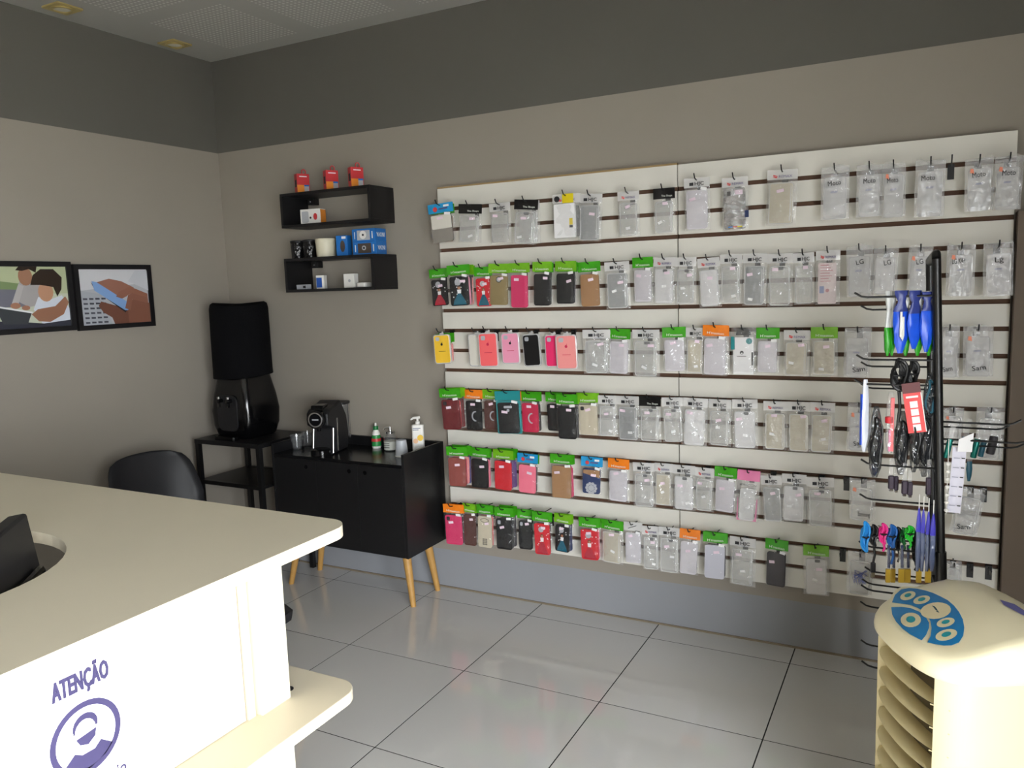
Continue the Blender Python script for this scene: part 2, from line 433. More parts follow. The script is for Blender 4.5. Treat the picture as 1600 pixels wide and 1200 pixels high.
mb.box(-0.13, 0.175, 0.0262, 0.027, 0.02, 0.335); mb.build('display', mat('dark_screen', (20, 22, 28), 0.15), mon)

# ================================================================ pictures on the left wall
FRAME = mat('black_picture_frame', (16, 15, 18), 0.45)
def art(col): return mat('print_%d_%d_%d' % col, col, 0.35, var=0.06)
def picture(lab, y0, y1, z0, z1, shapes, bg):
    """frame on the x = 0 wall; shapes in unit coordinates (u along +y, v up), later ones printed over earlier ones"""
    t = thing('picture_frame', lab, 'picture', (0.001, y0, z0), group='framed photographs on the left wall')
    w, h = y1 - y0, z1 - z0; fw = 0.024
    mb = MB()
    mb.box(0, 0.02, 0, w, 0, fw); mb.box(0, 0.02, 0, w, h-fw, h); mb.box(0, 0.02, 0, fw, fw, h-fw); mb.box(0, 0.02, w-fw, w, fw, h-fw)
    mb.build('frame', FRAME, t)
    pr = box('print', art(bg), t, 0.002, 0.01, fw, w-fw, fw, h-fw)
    iw, ih = w - 2*fw, h - 2*fw
    for k, (nm, col, pts) in enumerate(shapes):
        MB().add([(0.0102 + 0.00012*k, fw + iw*min(1, max(0, p[0])), fw + ih*min(1, max(0, p[1]))) for p in pts], [tuple(range(len(pts)))]).build('printed_' + nm, art(col), pr)
    return t
def blob(cx, cy, rx, ry, n=16): return disc(cx, cy, rx, ry, n)
pic2 = [('blur', (206, 206, 210), [(0,.62),(1,.75),(1,1),(0,1)]), ('keyboard', (168, 172, 180), [(0,0),(.42,0),(.30,.55),(.02,.62)])]
for r in range(6):
    for c in range(4):
        x = .03 + c*.085 + .01*(6-r)*0.3; y = .03 + r*.085; pic2.append(('key', (70, 72, 82), [(x,y),(x+.06,y),(x+.06,y+.03),(x,y+.035)]))
pic2 += [('sleeve', (196, 198, 204), [(.70,.78),(.82,.98),(1,.98),(1,.6)]),
         ('fingers_behind', (150, 104, 88), [(.22,.76),(.42,.83),(.60,.78),(.78,.66),(.66,.50),(.52,.42),(.40,.55)]),
         ('palm', (112, 72, 58), [(.28,.42),(.45,.35),(.70,.25),(.75,0),(.45,0),(.42,.12),(.30,.22),(.24,.34)]),
         ('phone_side', (22, 26, 36), [(.16,.78),(.20,.64),(.62,.20),(.66,.26),(.20,.70)]),
         ('phone_screen', (124, 158, 206), [(.17,.79),(.24,.77),(.66,.40),(.68,.24),(.62,.24),(.20,.62)]),
         ('hand', (128, 84, 68), [(.66,.0),(.66,.22),(.70,.42),(.76,.44),(1,.36),(1,0)]),
         ('finger', (146, 98, 80), [(.50,.50),(.54,.58),(.72,.68),(.98,.54),(.98,.44),(.74,.56),(.58,.46)]),
         ('finger', (138, 92, 76), [(.62,.28),(.68,.52),(.74,.56),(.98,.46),(.98,.36),(.74,.44),(.70,.24)])]
pic1 = [('garden', (178, 186, 150), [(0,.55),(1,.55),(1,1),(0,1)]), ('hedge', (120, 140, 96), [(0,.55),(.45,.6),(.45,.72),(0,.8)]),
        ('sofa', (112, 112, 124), [(0,.35),(.5,.35),(.5,.62),(0,.65)]), ('man_shirt', (164, 160, 160), [(.36,.45),(.42,.80),(.60,.84),(.80,.7),(.74,.4),(.5,.34)]),
        ('man_arm', (176, 172, 172), [(.28,.34),(.38,.40),(.46,.68),(.40,.72)]),
        ('man_face', (158, 116, 92), blob(.49, .84, .085, .15)), ('man_hair', (44, 32, 26), [(.38,.94),(.42,1),(.64,1),(.62,.90),(.54,.96),(.46,.93)]),
        ('boy_shirt', (206, 212, 224), [(.55,.30),(.62,.50),(.78,.46),(.92,.52),(1,.30),(1,.04),(.64,.06)]),
        ('boy_face', (186, 140, 112), blob(.72, .58, .095, .16)), ('boy_hair', (50, 38, 30), [(.54,.70),(.58,.86),(.68,.96),(.84,.96),(.94,.82),(.92,.62),(.86,.50),(.82,.66),(.66,.70)]),
        ('trousers', (46, 48, 60), [(0,0),(1,0),(1,.1),(.66,.06),(.3,.12),(0,.14)]),
        ('arm', (150, 106, 84), [(.52,.22),(.60,.30),(.82,.34),(.96,.50),(1,.40),(.92,.20),(.74,.08),(.60,.10)]),
        ('hand', (164, 118, 94), blob(.34, .37, .06, .05)), ('hand', (158, 112, 90), blob(.46, .33, .05, .04)),
        ('tablet', (58, 62, 66), [(.10,.36),(.52,.24),(.46,.06),(.18,.08)]), ('tablet_edge', (222, 224, 226), [(.08,.39),(.54,.26),(.53,.235),(.09,.36)])]
picture('framed photograph of hands using a phone above a keyboard', -0.972, -0.538, 1.440, 1.764, pic2, (178, 180, 186))
picture('framed photograph of a man and a boy with a tablet', -1.418, -0.984, 1.446, 1.776, pic1, (190, 196, 178))

# ================================================================ floating shelves and what stands on them
def wall_shelf(lab, x0, x1, z0, z1):
    t = thing('wall_shelf', lab, 'shelf', (x0, -0.002, z0), group='black open box shelves')
    w, h, d, b = x1 - x0, z1 - z0, 0.2, 0.015
    box('top_board', BLACK, t, 0, w, -d, 0, h - b, h, 0.001); box('bottom_board', BLACK, t, 0, w, -d, 0, 0, b, 0.001)
    box('side_board', BLACK, t, 0, b, -d, 0, b, h - b); box('side_board', BLACK, t, w - b, w, -d, 0, b, h - b)
    for x in (0.05, w - 0.05 - b - 0.03):
        br = box('bracket', BLACKM, t, x, x + 0.045, -0.045, -0.001, h - b - 0.035, h - b, 0.003)
        MB().lathe([(0.005, 0), (0.005, 0.002), (0, 0.003)], 10).build('screw', CHROME, br, True, (x + 0.022, -0.0452, h - b - 0.018), (pi/2, 0, 0))
    return t
S1 = (0.645, 1.237, 1.932, 2.110); S2 = (0.645, 1.236, 1.593, 1.772)
wall_shelf('upper black open box shelf carrying red and orange boxes', *S1)
wall_shelf('lower black open box shelf carrying blue boxes and cream pot', *S2)
RED = mat('red_card', (196, 52, 58), 0.4); ORANGE = mat('orange_card', (226, 138, 46), 0.4); BLUEC = mat('blue_card', (24, 108, 186), 0.4)
GREYC = mat('grey_card', (176, 178, 184), 0.45); DARKC = mat('dark_print', (38, 36, 38), 0.5); WIREM = mat('thin_hook_wire', (120, 40, 40), 0.4)
def at_shelf(px, y, z):   # x where the pixel column meets the line (y, z)
    lo, hi = 0.2, 3.0
    for _ in range(40):
        m = (lo + hi) / 2; d = Vector((m, y, z)) - CAM
        if 800 + F_PX * d.dot(RT) / d.dot(FW) < px: lo = m
        else: hi = m
    return lo
for i, (px, lab) in enumerate(((471, 'red and orange accessory box standing at the corner end of the shelf'), (516, 'red and orange accessory box standing between its two twins'), (555, 'red and orange accessory box standing nearest the display panels'))):
    t = thing('accessory_box', lab, 'box', (at_shelf(px, -0.12, 2.11), -0.11, 2.1105), radians(62), 'red and orange boxes on the upper shelf')
    w, d, h = 0.068, 0.04, 0.105
    box('carton', RED, t, -w/2, w/2, -d/2, d/2, 0, h, 0.001)
    box('lower_print', ORANGE, t, -w/2 - 0.0003, w/2 - 0.03, -d/2 - 0.0005, -d/2, 0.001, h*0.45)
    p = box('charger_print', GREYC, t, w/2 - 0.03, w/2 - 0.004, -d/2 - 0.0005, -d/2, 0.004, h*0.46)
    box('blue_band', BLUEC, p, w/2 - 0.03, w/2 - 0.004, -d/2 - 0.0009, -d/2 - 0.0005, h*0.38, h*0.46)
    box('brand_band', PAPER, t, -w*0.3, w*0.3, -d/2 - 0.0005, -d/2, h*0.84, h*0.89)
    box('side_window', DARKC, t, -w/2 - 0.0005, -w/2, -0.012, 0.012, h*0.35, h*0.7)
    mb = MB(); mb.tube([(0.012 + 0.011*cos(a), 0, h + 0.012 + 0.013*sin(a)) for a in [2*pi*k/14 for k in range(15)]], 0.003, 6); mb.build('hanging_loop', RED, t, True)
t = thing('charger_box', 'white charger box with orange side inside the upper shelf', 'box', (at_shelf(486, -0.13, 1.95), -0.11, S1[2] + 0.0155), radians(8))
box('carton', WHITE, t, -0.062, 0.062, -0.025, 0.025, 0, 0.08, 0.001)
p = MB().prism(rrect(0.042, 0.058, 0.008, cx=-0.032, cy=0.04), -0.0256, -0.025); p.build('charger_print', GREYC, t)
box('orange_side', ORANGE, t, 0.062, 0.0625, -0.025, 0.025, 0.004, 0.076); MB().prism(disc(0.03, 0.04, 0.012, 0.018, 12), -0.0256, -0.025).build('red_print', RED, t)
MB().prism(disc(0.0, 0.035, 0.006, 0.006, 10), -0.0256, -0.025).build('dot_print', DARKC, t)
WRAP = mat('black_wrap_gloss', (16, 16, 18), 0.22, bump=1.0, bscale=45)
for px, lab in ((466, 'black shrink-wrapped cup next to the room corner end'), (485, 'black shrink-wrapped cup beside the cream pot')):
    t = thing('wrapped_cup', lab, 'cup', (at_shelf(px, -0.1, 1.79), -0.1, S2[3] + 0.0005), group='wrapped cups on the lower shelf')
    MB().lathe([(0.030, 0), (0.034, 0.004), (0.037, 0.085), (0.038, 0.088)], 20).build('body', WRAP, t, True)
    MB().lathe([(0.039, 0.0885), (0.040, 0.095), (0.036, 0.098), (0, 0.099)], 20).build('rim', BLACKS, t, True)
t = thing('cream_pot', 'round cream plastic pot with lid on the lower shelf', 'pot', (at_shelf(510, -0.1, 1.79), -0.1, S2[3] + 0.0005))
MB().lathe([(0.046, 0), (0.050, 0.004), (0.053, 0.075), (0.053, 0.076)], 28).build('body', mat('ivory_plastic', (222, 216, 192), 0.45), t, True)
MB().lathe([(0.0545, 0.0762), (0.0555, 0.08), (0.0555, 0.095), (0.053, 0.098), (0, 0.0985)], 28).build('lid', mat('ivory_plastic', (222, 216, 192), 0.45), t, True)
NAVYP = mat('brown_device_print', (78, 66, 58), 0.45)
t = thing('mouse_box', 'blue upright box with dark mouse picture on the lower shelf', 'box', (at_shelf(538, -0.12, 1.80), -0.12, S2[3] + 0.0005), radians(10))
box('carton', BLUEC, t, -0.033, 0.033, -0.022, 0.022, 0, 0.105, 0.001)
MB().prism(disc(0.004, 0.05, 0.014, 0.03, 18), -0.0226, -0.022).build('mouse_print', NAVYP, t)
box('label_print', PAPER, t, 0.0, 0.024, -0.0226, -0.022, 0.088, 0.1)
for k, (z, lab) in enumerate(((0, 'blue camera box lying under its twin on the lower shelf'), (0.0655, 'blue camera box lying on top of its twin on the lower shelf'))):
    t = thing('camera_box', lab, 'box', (at_shelf(576, -0.11, 1.80), -0.10, S2[3] + 0.0005 + z), radians(6 - 3*k), 'stacked blue boxes with a camera picture')
    w = 0.14; d = 0.05
    box('carton', BLUEC, t, -w/2, w/2, -d, d, 0, 0.065, 0.001)
    p = box('photo_print', NAVYP if k == 0 else GREYC, t, -w*0.28, w*0.28, -d - 0.0006, -d, 0.008, 0.057)
    MB().prism(disc(-w*0.02, 0.034, 0.012 if k == 0 else 0.021, n=18), -d - 0.0011, -d - 0.0006).build('camera_print', GREYC if k == 0 else WHITE, p)
    MB().prism(disc(-w*0.02, 0.034, 0.006, n=12), -d - 0.0015, -d - 0.0011).build('lens_print', DARKC, p)
    box('text_band', WHITE, t, w*0.36, w*0.40, -d - 0.0006, -d, 0.015, 0.05); box('text_band', WHITE, t, -w*0.40, -w*0.37, -d - 0.0006, -d, 0.015, 0.05)
    lettering('INOVA', WHITE, t, (w/2 + 0.0007, 0.0, 0.045), 0.07, 0.022, (pi/2, pi, pi/2))
zs = S2[2] + 0.0155
t = thing('adapter_box', 'small flat grey box lying inside the lower shelf', 'box', (at_shelf(475, -0.14, 1.62), -0.14, zs)); box('carton', GREYC, t, -0.034, 0.034, -0.02, 0.02, 0, 0.025, 0.001); box('print', DARKC, t, 0.012, 0.030, -0.0206, -0.02, 0.006, 0.018)
t = thing('earphone_box', 'small white box with blue print inside the lower shelf', 'box', (at_shelf(503, -0.12, 1.62), -0.12, zs), radians(12)); box('carton', WHITE, t, -0.024, 0.024, -0.015, 0.015, 0, 0.07, 0.001); box('blue_print', mat('deep_blue_print', (36, 84, 168), 0.4), t, -0.022, 0.010, -0.0156, -0.015, 0.006, 0.058)
t = thing('plug_box', 'small plain white box beside the charger puck', 'box', (at_shelf(547, -0.12, 1.62), -0.11, zs), radians(4)); box('carton', WHITE, t, -0.032, 0.032, -0.02, 0.02, 0, 0.072, 0.001); MB().prism(disc(0.004, 0.036, 0.008, n=10), -0.0206, -0.02).build('plug_print', GREYC, t)
t = thing('charger_puck', 'flat rounded white charger puck inside the lower shelf', 'charger', (at_shelf(568, -0.11, 1.62), -0.105, zs + 0.0125))
MB().prism(rrect(0.066, 0.066, 0.02), -0.012, 0.012, axis='z').build('body', WHITE, t, bevel=0.004); box('tray', BLACKS, t, -0.045, 0.034, -0.03, 0.03, -0.0125, -0.0121)

# ================================================================ black sideboard
sb = thing('sideboard', 'black sideboard with tray top on slanted honey wood legs', 'sideboard', (1.045, -0.19, 0))
def sbox(nm, m, x0, x1, y0, y1, z0, z1, bev=0.0): return box(nm, m, sb, x0-1.045, x1-1.045, y0+0.19, y1+0.19, z0, z1, bev)
X0, X1, YS, ZB, ZD, ZT = 0.615, 1.475, -0.36, 0.275, 0.745, 0.797
sbox('side_board', BLACK, X0, X0+0.015, YS, -0.005, ZB, ZT, 0.001); sbox('side_board', BLACK, X1-0.015, X1, YS, -0.005, ZB, ZT, 0.001)
sbox('back_board', BLACK, X0+0.015, X1-0.015, -0.02, -0.005, ZB, ZT); sbox('bottom_board', BLACK, X0+0.015, X1-0.015, YS+0.016, -0.02, ZB, ZB+0.015)
sbox('deck_board', mat('black_deck_gloss', (14, 14, 16), 0.2), X0+0.015, X1-0.015, YS+0.0, -0.02, ZD-0.015, ZD)
edges = (X0+0.016, 0.918, 1.187, X1-0.016)
for i, hx in enumerate((0.85, 1.135, 1.235)):
    d = sbox('door', BLACK, edges[i]+0.001, edges[i+1]-0.001, YS, YS+0.015, ZB+0.001, ZD-0.017, 0.001)
    MB().lathe([(0.011, 0), (0.011, 0.001), (0.008, 0.0012), (0.0, 0.0012)], 16).build('finger_hole', BLACKP, d, False, (hx-1.045, YS+0.19, ZD-0.055), (pi/2, 0, 0))
for (lx, ly, dx, dy) in ((1.40, -0.275, 0.04, -0.016), (1.40, -0.085, 0.034, 0.028), (0.69, -0.275, -0.06, -0.023), (0.69, -0.085, -0.06, 0.021)):
    MB().tube([(lx-1.045, ly+0.19, ZB-0.001), (lx+dx-1.045, ly+dy+0.19, 0.0)], [0.023, 0.014], 14).build('leg', WOOD, sb, True)

# things on the sideboard
ZD += 0.0005
cf = thing('coffee_machine', 'black capsule coffee machine with round logo on the sideboard', 'coffee machine', (0.882, -0.205, ZD), radians(14)); cf.scale = (1.12, 1.0, 1.08)
prof = [(-0.085, 0.0), (0.10, 0.0), (0.118, 0.08), (0.10, 0.17), (0.045, 0.245), (0.035, 0.252), (-0.02, 0.235), (-0.09, 0.222), (-0.118, 0.205), (-0.118, 0.145), (-0.06, 0.125), (-0.055, 0.03)]
MB().prism([(p[0], p[1]) for p in prof], -0.055, 0.055, axis='x').build('body', BLACKS, cf, bevel=0.008)
hd = MB().lathe([(0.0, 0.0), (0.040, 0.0), (0.045, 0.006), (0.045, 0.05)], 28); hdo = hd.build('brew_head', BLACKP, cf, True, (0, -0.085, 0.178), (pi/2, 0, 0))
MB().lathe([(0.030, 0.0), (0.036, 0.0), (0.036, 0.002), (0.030, 0.002)], 28, ring=True).build('logo_ring', CHROME, cf, False, (0, -0.138, 0.178), (pi/2, 0, 0))
MB().lathe([(0.029, 0.0), (0.029, 0.001), (0.0, 0.001)], 28).build('logo_disc', CLOTH, cf, False, (0, -0.137, 0.178), (pi/2, 0, 0))
box('logo_bar', GREYC, cf, -0.016, 0.016, -0.1392, -0.138, 0.175, 0.181)
MB().prism([(-0.125, 0.222), (-0.06, 0.232), (-0.05, 0.245), (-0.11, 0.243)], -0.03, 0.03, axis='x').build('lever', BLACKP, cf, bevel=0.003)
for s in (-1, 1): MB().tube([(s*0.05, -0.055, 0.125), (s*0.052, -0.075, 0.006)], 0.006, 10).build('chrome_trim', CHROME, cf, True)
MB().tube([(0.056, -0.02, 0.17), (0.0575, -0.03, 0.01)], 0.004, 8).build('chrome_trim', CHROME, cf, True)
MB().lathe([(0.046, 0), (0.046, 0.026), (0.040, 0.03), (0.0, 0.03)], 24).build('drip_tray', BLACKP, cf, True, (0, -0.10, 0))
MB().tube([(0, -0.105, 0.145), (0, -0.105, 0.118)], [0.012, 0.008], 12).build('spout', BLACKP, cf, True)
MB().prism(rrect(0.085, 0.07, 0.02, cx=0, cy=0.137), 0.05, 0.218, axis='z').build('water_tank', film('tank_plastic', (170, 175, 180), 0.12, bump=0.0), cf)
MB().prism(rrect(0.10, 0.10, 0.025, cx=0, cy=0.13), 0.2185, 0.229, axis='z').build('tank_lid', BLACKS, cf)
MB().tube([(0.046, 0.15, 0.045), (0.046, 0.15, 0.216)], 0.005, 8).build('tank_post', CHROME, cf, True)
GLS = film('drinking_glass', (210, 215, 220), 0.06, gloss=0.7, bump=0.0, rough=0.05)
for x, y, lab in ((0.672, -0.225, 'clear glass cup at the front, beside the coffee machine'), (0.725, -0.075, 'clear glass cup at the back, touching the coffee machine side'), (0.662, -0.13, 'clear glass cup in the back corner of the sideboard tray')):
    g = thing('glass_cup', lab, 'cup', (x, y, ZD), group='glass cups on the sideboard')
    MB().lathe([(0.022, 0), (0.024, 0.004), (0.034, 0.06), (0.0365, 0.078), (0.034, 0.078), (0.022, 0.008), (0, 0.006)], 20).build('bowl', GLS, g, True)
    MB().tube([(0.033, 0, 0.062), (0.052, 0, 0.058), (0.055, 0, 0.038), (0.046, 0, 0.022), (0.029, 0, 0.024)], 0.0035, 6).build('handle', GLS, g, True)
GREENP = mat('green_plastic', (26, 120, 62), 0.35)
g = thing('sweetener_bottle', 'white and green sweetener bottle on the sideboard', 'bottle', (1.08, -0.055, ZD), radians(40))
MB().lathe([(0.022, 0), (0.025, 0.006), (0.024, 0.05), (0.020, 0.085), (0.012, 0.1)], 22).build('body', WHITE, g, True)
MB().lathe([(0.0245, 0.012), (0.0258, 0.013), (0.0252, 0.045), (0.0225, 0.072), (0.0205, 0.073)], 22).build('label', mat('leaf_green_print', (40, 140, 70), 0.4), g, True)
MB().lathe([(0.0262, 0.038), (0.0264, 0.039), (0.0258, 0.053), (0.0255, 0.054)], 22).build('red_band', RED, g, True)
MB().lathe([(0.0145, 0.1002), (0.0145, 0.118), (0.008, 0.121)], 18).build('cap', GREENP, g, True); MB().lathe([(0.006, 0.1212), (0.005, 0.136), (0.002, 0.138)], 12).build('nozzle', WHITE, g, True)
g = thing('glass_dispenser', 'clear glass jar with metal pump on the sideboard', 'jar', (1.19, -0.075, ZD))
MB().lathe([(0.034, 0), (0.036, 0.004), (0.036, 0.07), (0.024, 0.082), (0.024, 0.092)], 24).build('jar', GLS, g, True)
MB().lathe([(0.0365, 0.006), (0.0366, 0.05), (0.0, 0.05)], 24).build('label', mat('pale_label', (202, 204, 196), 0.5), g, True)
for z in (0.018, 0.03, 0.04): box('label_line', DARKC, g, -0.018, 0.018, -0.0375, -0.0367, z, z + 0.003)
MB().lathe([(0.026, 0.0925), (0.026, 0.1), (0.008, 0.103), (0.006, 0.125), (0, 0.126)], 18).build('pump', CHROME, g, True)
MB().tube([(0, 0, 0.122), (-0.02, -0.012, 0.122), (-0.028, -0.017, 0.114)], 0.0035, 8).build('spout', CHROME, g, True)
g = thing('plastic_cup', 'translucent white disposable cup upside down on the sideboard', 'cup', (1.335, -0.18, ZD))
MB().lathe([(0.033, 0), (0.034, 0.003), (0.026, 0.082), (0.024, 0.084), (0, 0.084)], 22).build('cup', film('cup_plastic', (222, 226, 232), 0.6, gloss=0.3, bump=0.0), g, True); MB().lathe([(0.0345, 0.0), (0.036, 0.001), (0.036, 0.004), (0.0343, 0.005)], 22).build('rim', WHITE, g, True)
g = thing('sanitizer_bottle', 'white pump bottle with yellow sun label on the sideboard', 'bottle', (1.375, -0.085, ZD), radians(30))
MB().prism(rrect(0.062, 0.04, 0.012), 0.0, 0.15, axis='z').build('body', WHITE, g, bevel=0.004)
YEL = mat('yellow_print', (232, 190, 50), 0.4)
MB().prism(disc(0.012, 0.082, 0.016, n=18), -0.0206, -0.02).build('sun_print', YEL, g); MB().prism(disc(-0.012, 0.066, 0.013, n=18), -0.0206, -0.02).build('peach_print', mat('peach_print', (236, 190, 150), 0.4), g)
for z, w in ((0.13, 0.04), (0.122, 0.03)): box('text_print', mat('slate_print', (96, 104, 130), 0.5), g, -0.025, -0.025 + w, -0.0206, -0.02, z, z + 0.004)
box('base_band', ORANGE, g, -0.03, 0.03, -0.0207, -0.02, 0.002, 0.012)
MB().lathe([(0.012, 0.1505), (0.012, 0.165), (0.006, 0.167), (0.006, 0.182)], 14).build('collar', WHITE, g, True); MB().tube([(0.012, 0, 0.186), (-0.02, -0.012, 0.186), (-0.034, -0.018, 0.178)], [0.007, 0.006, 0.004], 8).build('pump_head', WHITE, g, True)

# ================================================================ water dispenser on its stand
st = thing('side_stand', 'black square-tube metal stand with two shelves in the corner', 'stand', (0.335, -0.22, 0))
a0, a1, b0, b1 = -0.242, 0.242, -0.19, 0.185
for x in (a0, a1 - 0.025):
    for y in (b0, b1 - 0.025): box('leg', BLACKM, st, x, x + 0.025, y, y + 0.025, 0.0, 0.775)
box('top_board', BLACK, st, a0 - 0.002, a1 + 0.002, b0 - 0.002, b1 + 0.002, 0.7755, 0.80, 0.001)
box('shelf_board', BLACK, st, a0 + 0.001, a1 - 0.001, b0 + 0.026, b1 - 0.026, 0.553, 0.567)
for y in (b0, b1 - 0.025): box('shelf_rail', BLACKM, st, a0 + 0.025, a1 - 0.025, y, y + 0.025, 0.548, 0.57)
wd = thing('water_dispenser', 'glossy black tabletop water dispenser on the corner stand', 'water dispenser', (0.3, -0.215, 0.8005))
rings = []
for z, w, d in ((0, .225, .225), (.01, .245, .24), (.07, .285, .265), (.15, .295, .27), (.23, .275, .255), (.30, .245, .235), (.35, .225, .22), (.356, .20, .20)):
    rings.append([(p[0], p[1], z) for p in rrect(w, d, 0.045, 5)])
MB().loft(rings).build('body', BLACKP, wd, True)
MB().prism(rrect(0.15, 0.20, 0.04, 5, 0, 0.145), -0.138, -0.128).build('tap_panel', BLACKS, wd, bevel=0.003)
for x in (-0.035, 0.035):
    p = MB().lathe([(0.011, 0), (0.011, 0.03), (0.007, 0.032), (0.0, 0.032)], 14).build('tap', BLACKP, wd, True, (x, -0.138, 0.215), (pi/2, 0, 0)); MB().lathe([(0.009, 0), (0.01, 0.012), (0, 0.014)], 12).build('tap_button', CHROME, p, True, (0, 0.012, 0.02), (-pi/2, 0, 0))
    MB().tube([(x, -0.158, 0.21), (x, -0.158, 0.18)], 0.007, 8).build('spout', BLACKP, wd, True)
MB().prism(rrect(0.15, 0.045, 0.015, 4, 0, -0.155), 0.0, 0.02, axis='z').build('drip_tray', BLACKP, wd)
bt = thing('bottle_cover', 'black cloth cover over the water bottle on the dispenser', 'bottle cover', (0.3, -0.215, 1.157))
rings = []
for z, r in ((-0.018, .158), (-0.016, .161), (0.02, .159), (0.12, .158), (0.26, .157), (0.35, .156), (0.378, .150), (0.388, .135)):
    rings.append([(r*cos(q)*(1 + 0.012*sin(5*q + z*9)), r*sin(q)*(1 + 0.012*sin(4*q - z*7)), z + 0.006*sin(2*q)*(z > 0.3) + 0.008*cos(q - 0.6)*(z < 0)) for q in [2*pi*k/40 for k in range(40)]])
MB().loft(rings).build('cover', CLOTH, bt, True)
tag(MB().tube([(0.50, -0.02, 0.60), (0.47, -0.02, 0.52), (0.42, -0.02, 0.44), (0.40, -0.02, 0.30), (0.41, -0.02, 0.10), (0.43, -0.02, 0.006)], 0.004, 6).build('power_cord', BLACKS, None, True), 'thin black power cord hanging behind the corner stand', 'cord')

# ================================================================ shell chairs
def shell_chair(lab, x, y, rz):
    t = thing('shell_chair', lab, 'chair', (x, y, 0), rz, 'black shell chairs')
    # profile: forward, height, half width, edge lift, edge forward
    pr = [(.225, .425, .17, .0, .0), (.215, .448, .20, .004, .0), (.13, .452, .225, .018, .0), (0, .44, .232, .035, .0), (-.12, .445, .232, .06, .01), (-.185, .485, .232, .07, .045), (-.215, .56, .232, .04, .08), (-.235, .66, .228, .01, .07), (-.255, .75, .215, .0, .055), (-.272, .80, .19, -.008, .04), (-.28, .825, .14, -.012, .025)]
    def fn(u, v):
        s = v * (len(pr) - 1); i = min(int(s), len(pr) - 2); f = s - i
        q = [pr[i][k]*(1-f) + pr[i+1][k]*f for k in range(5)]
        c = 2*u - 1; e = abs(c) ** 2.4
        return (q[0] + q[4]*e, c*q[2], q[1] + q[3]*e)
    o = MB().grid(fn, 12, 22).build('shell', mat('black_shell', (30, 30, 34), 0.5), t, True)
    sd = o.modifiers.new('thickness', 'SOLIDIFY'); sd.thickness = 0.006; sd.offset = 0
    for sx in (-1, 1):
        for sy in (-1, 1):
            MB().tube([(sx*0.13, sy*0.13, 0.405), (sx*0.22, sy*0.215, 0.0)], [0.014, 0.010], 10).build('leg', WOOD, t, True)
            MB().tube([(sx*0.12, sy*0.12, 0.425), (sx*0.16, sy*0.16, 0.26)], 0.005, 6).build('leg_bracket', BLACKM, t, True)
    mb = MB()
    for sx, sy in ((-1,-1), (1,-1), (1,1), (-1,1)):
        n_ = {(-1,-1):(1,-1), (1,-1):(1,1), (1,1):(-1,1), (-1,1):(-1,-1)}[(sx,sy)]
        mb.tube([(sx*0.165, sy*0.165, 0.25), (-n_[0]*-0.165, n_[1]*0.165, 0.25)], 0.004, 6)
    mb.build('cross_braces', BLACKM, t, True)
    return t
shell_chair('black plastic shell chair with its back against the left wall', 0.52, -0.90, radians(-8))
shell_chair('black plastic shell chair pushed in behind the reception counter', 1.50, -1.60, radians(8))

# ================================================================ hooks and packs on the slatted panels
GREENH = mat('green_header', (62, 158, 24), 0.3, var=0.25, scale=40); ORANGEH = mat('orange_header', (236, 128, 30), 0.3, var=0.15, scale=40)
BLUEH = mat('light_blue_header', (32, 146, 202), 0.3, var=0.1, scale=40); BLACKH = mat('black_header', (12, 12, 14), 0.3)
TEALH = mat('teal_header', (34, 134, 138), 0.35, var=0.1); PINKH = mat('pink_header', (222, 120, 164), 0.4, var=0.08); YELH = mat('yellow_header', (228, 206, 30), 0.35)
LIMEH = mat('lime_header', (112, 176, 30), 0.3, var=0.25, scale=40)
CLEARH = film('clear_header', (232, 231, 230), 0.62, gloss=0.4, bump=0.5)
BAG = film('bag_film', (236, 236, 236), 0.10, gloss=0.55, bump=0.9, rough=0.12, bscale=26)
BAGC = film('bag_film_crisp', (236, 236, 236), 0.018, gloss=0.28, bump=0.9, rough=0.1, bscale=26, base=0.012)
BAGW = film('bag_film_hazy', (236, 236, 238), 0.24, gloss=0.5, bump=0.9, rough=0.14, bscale=22)
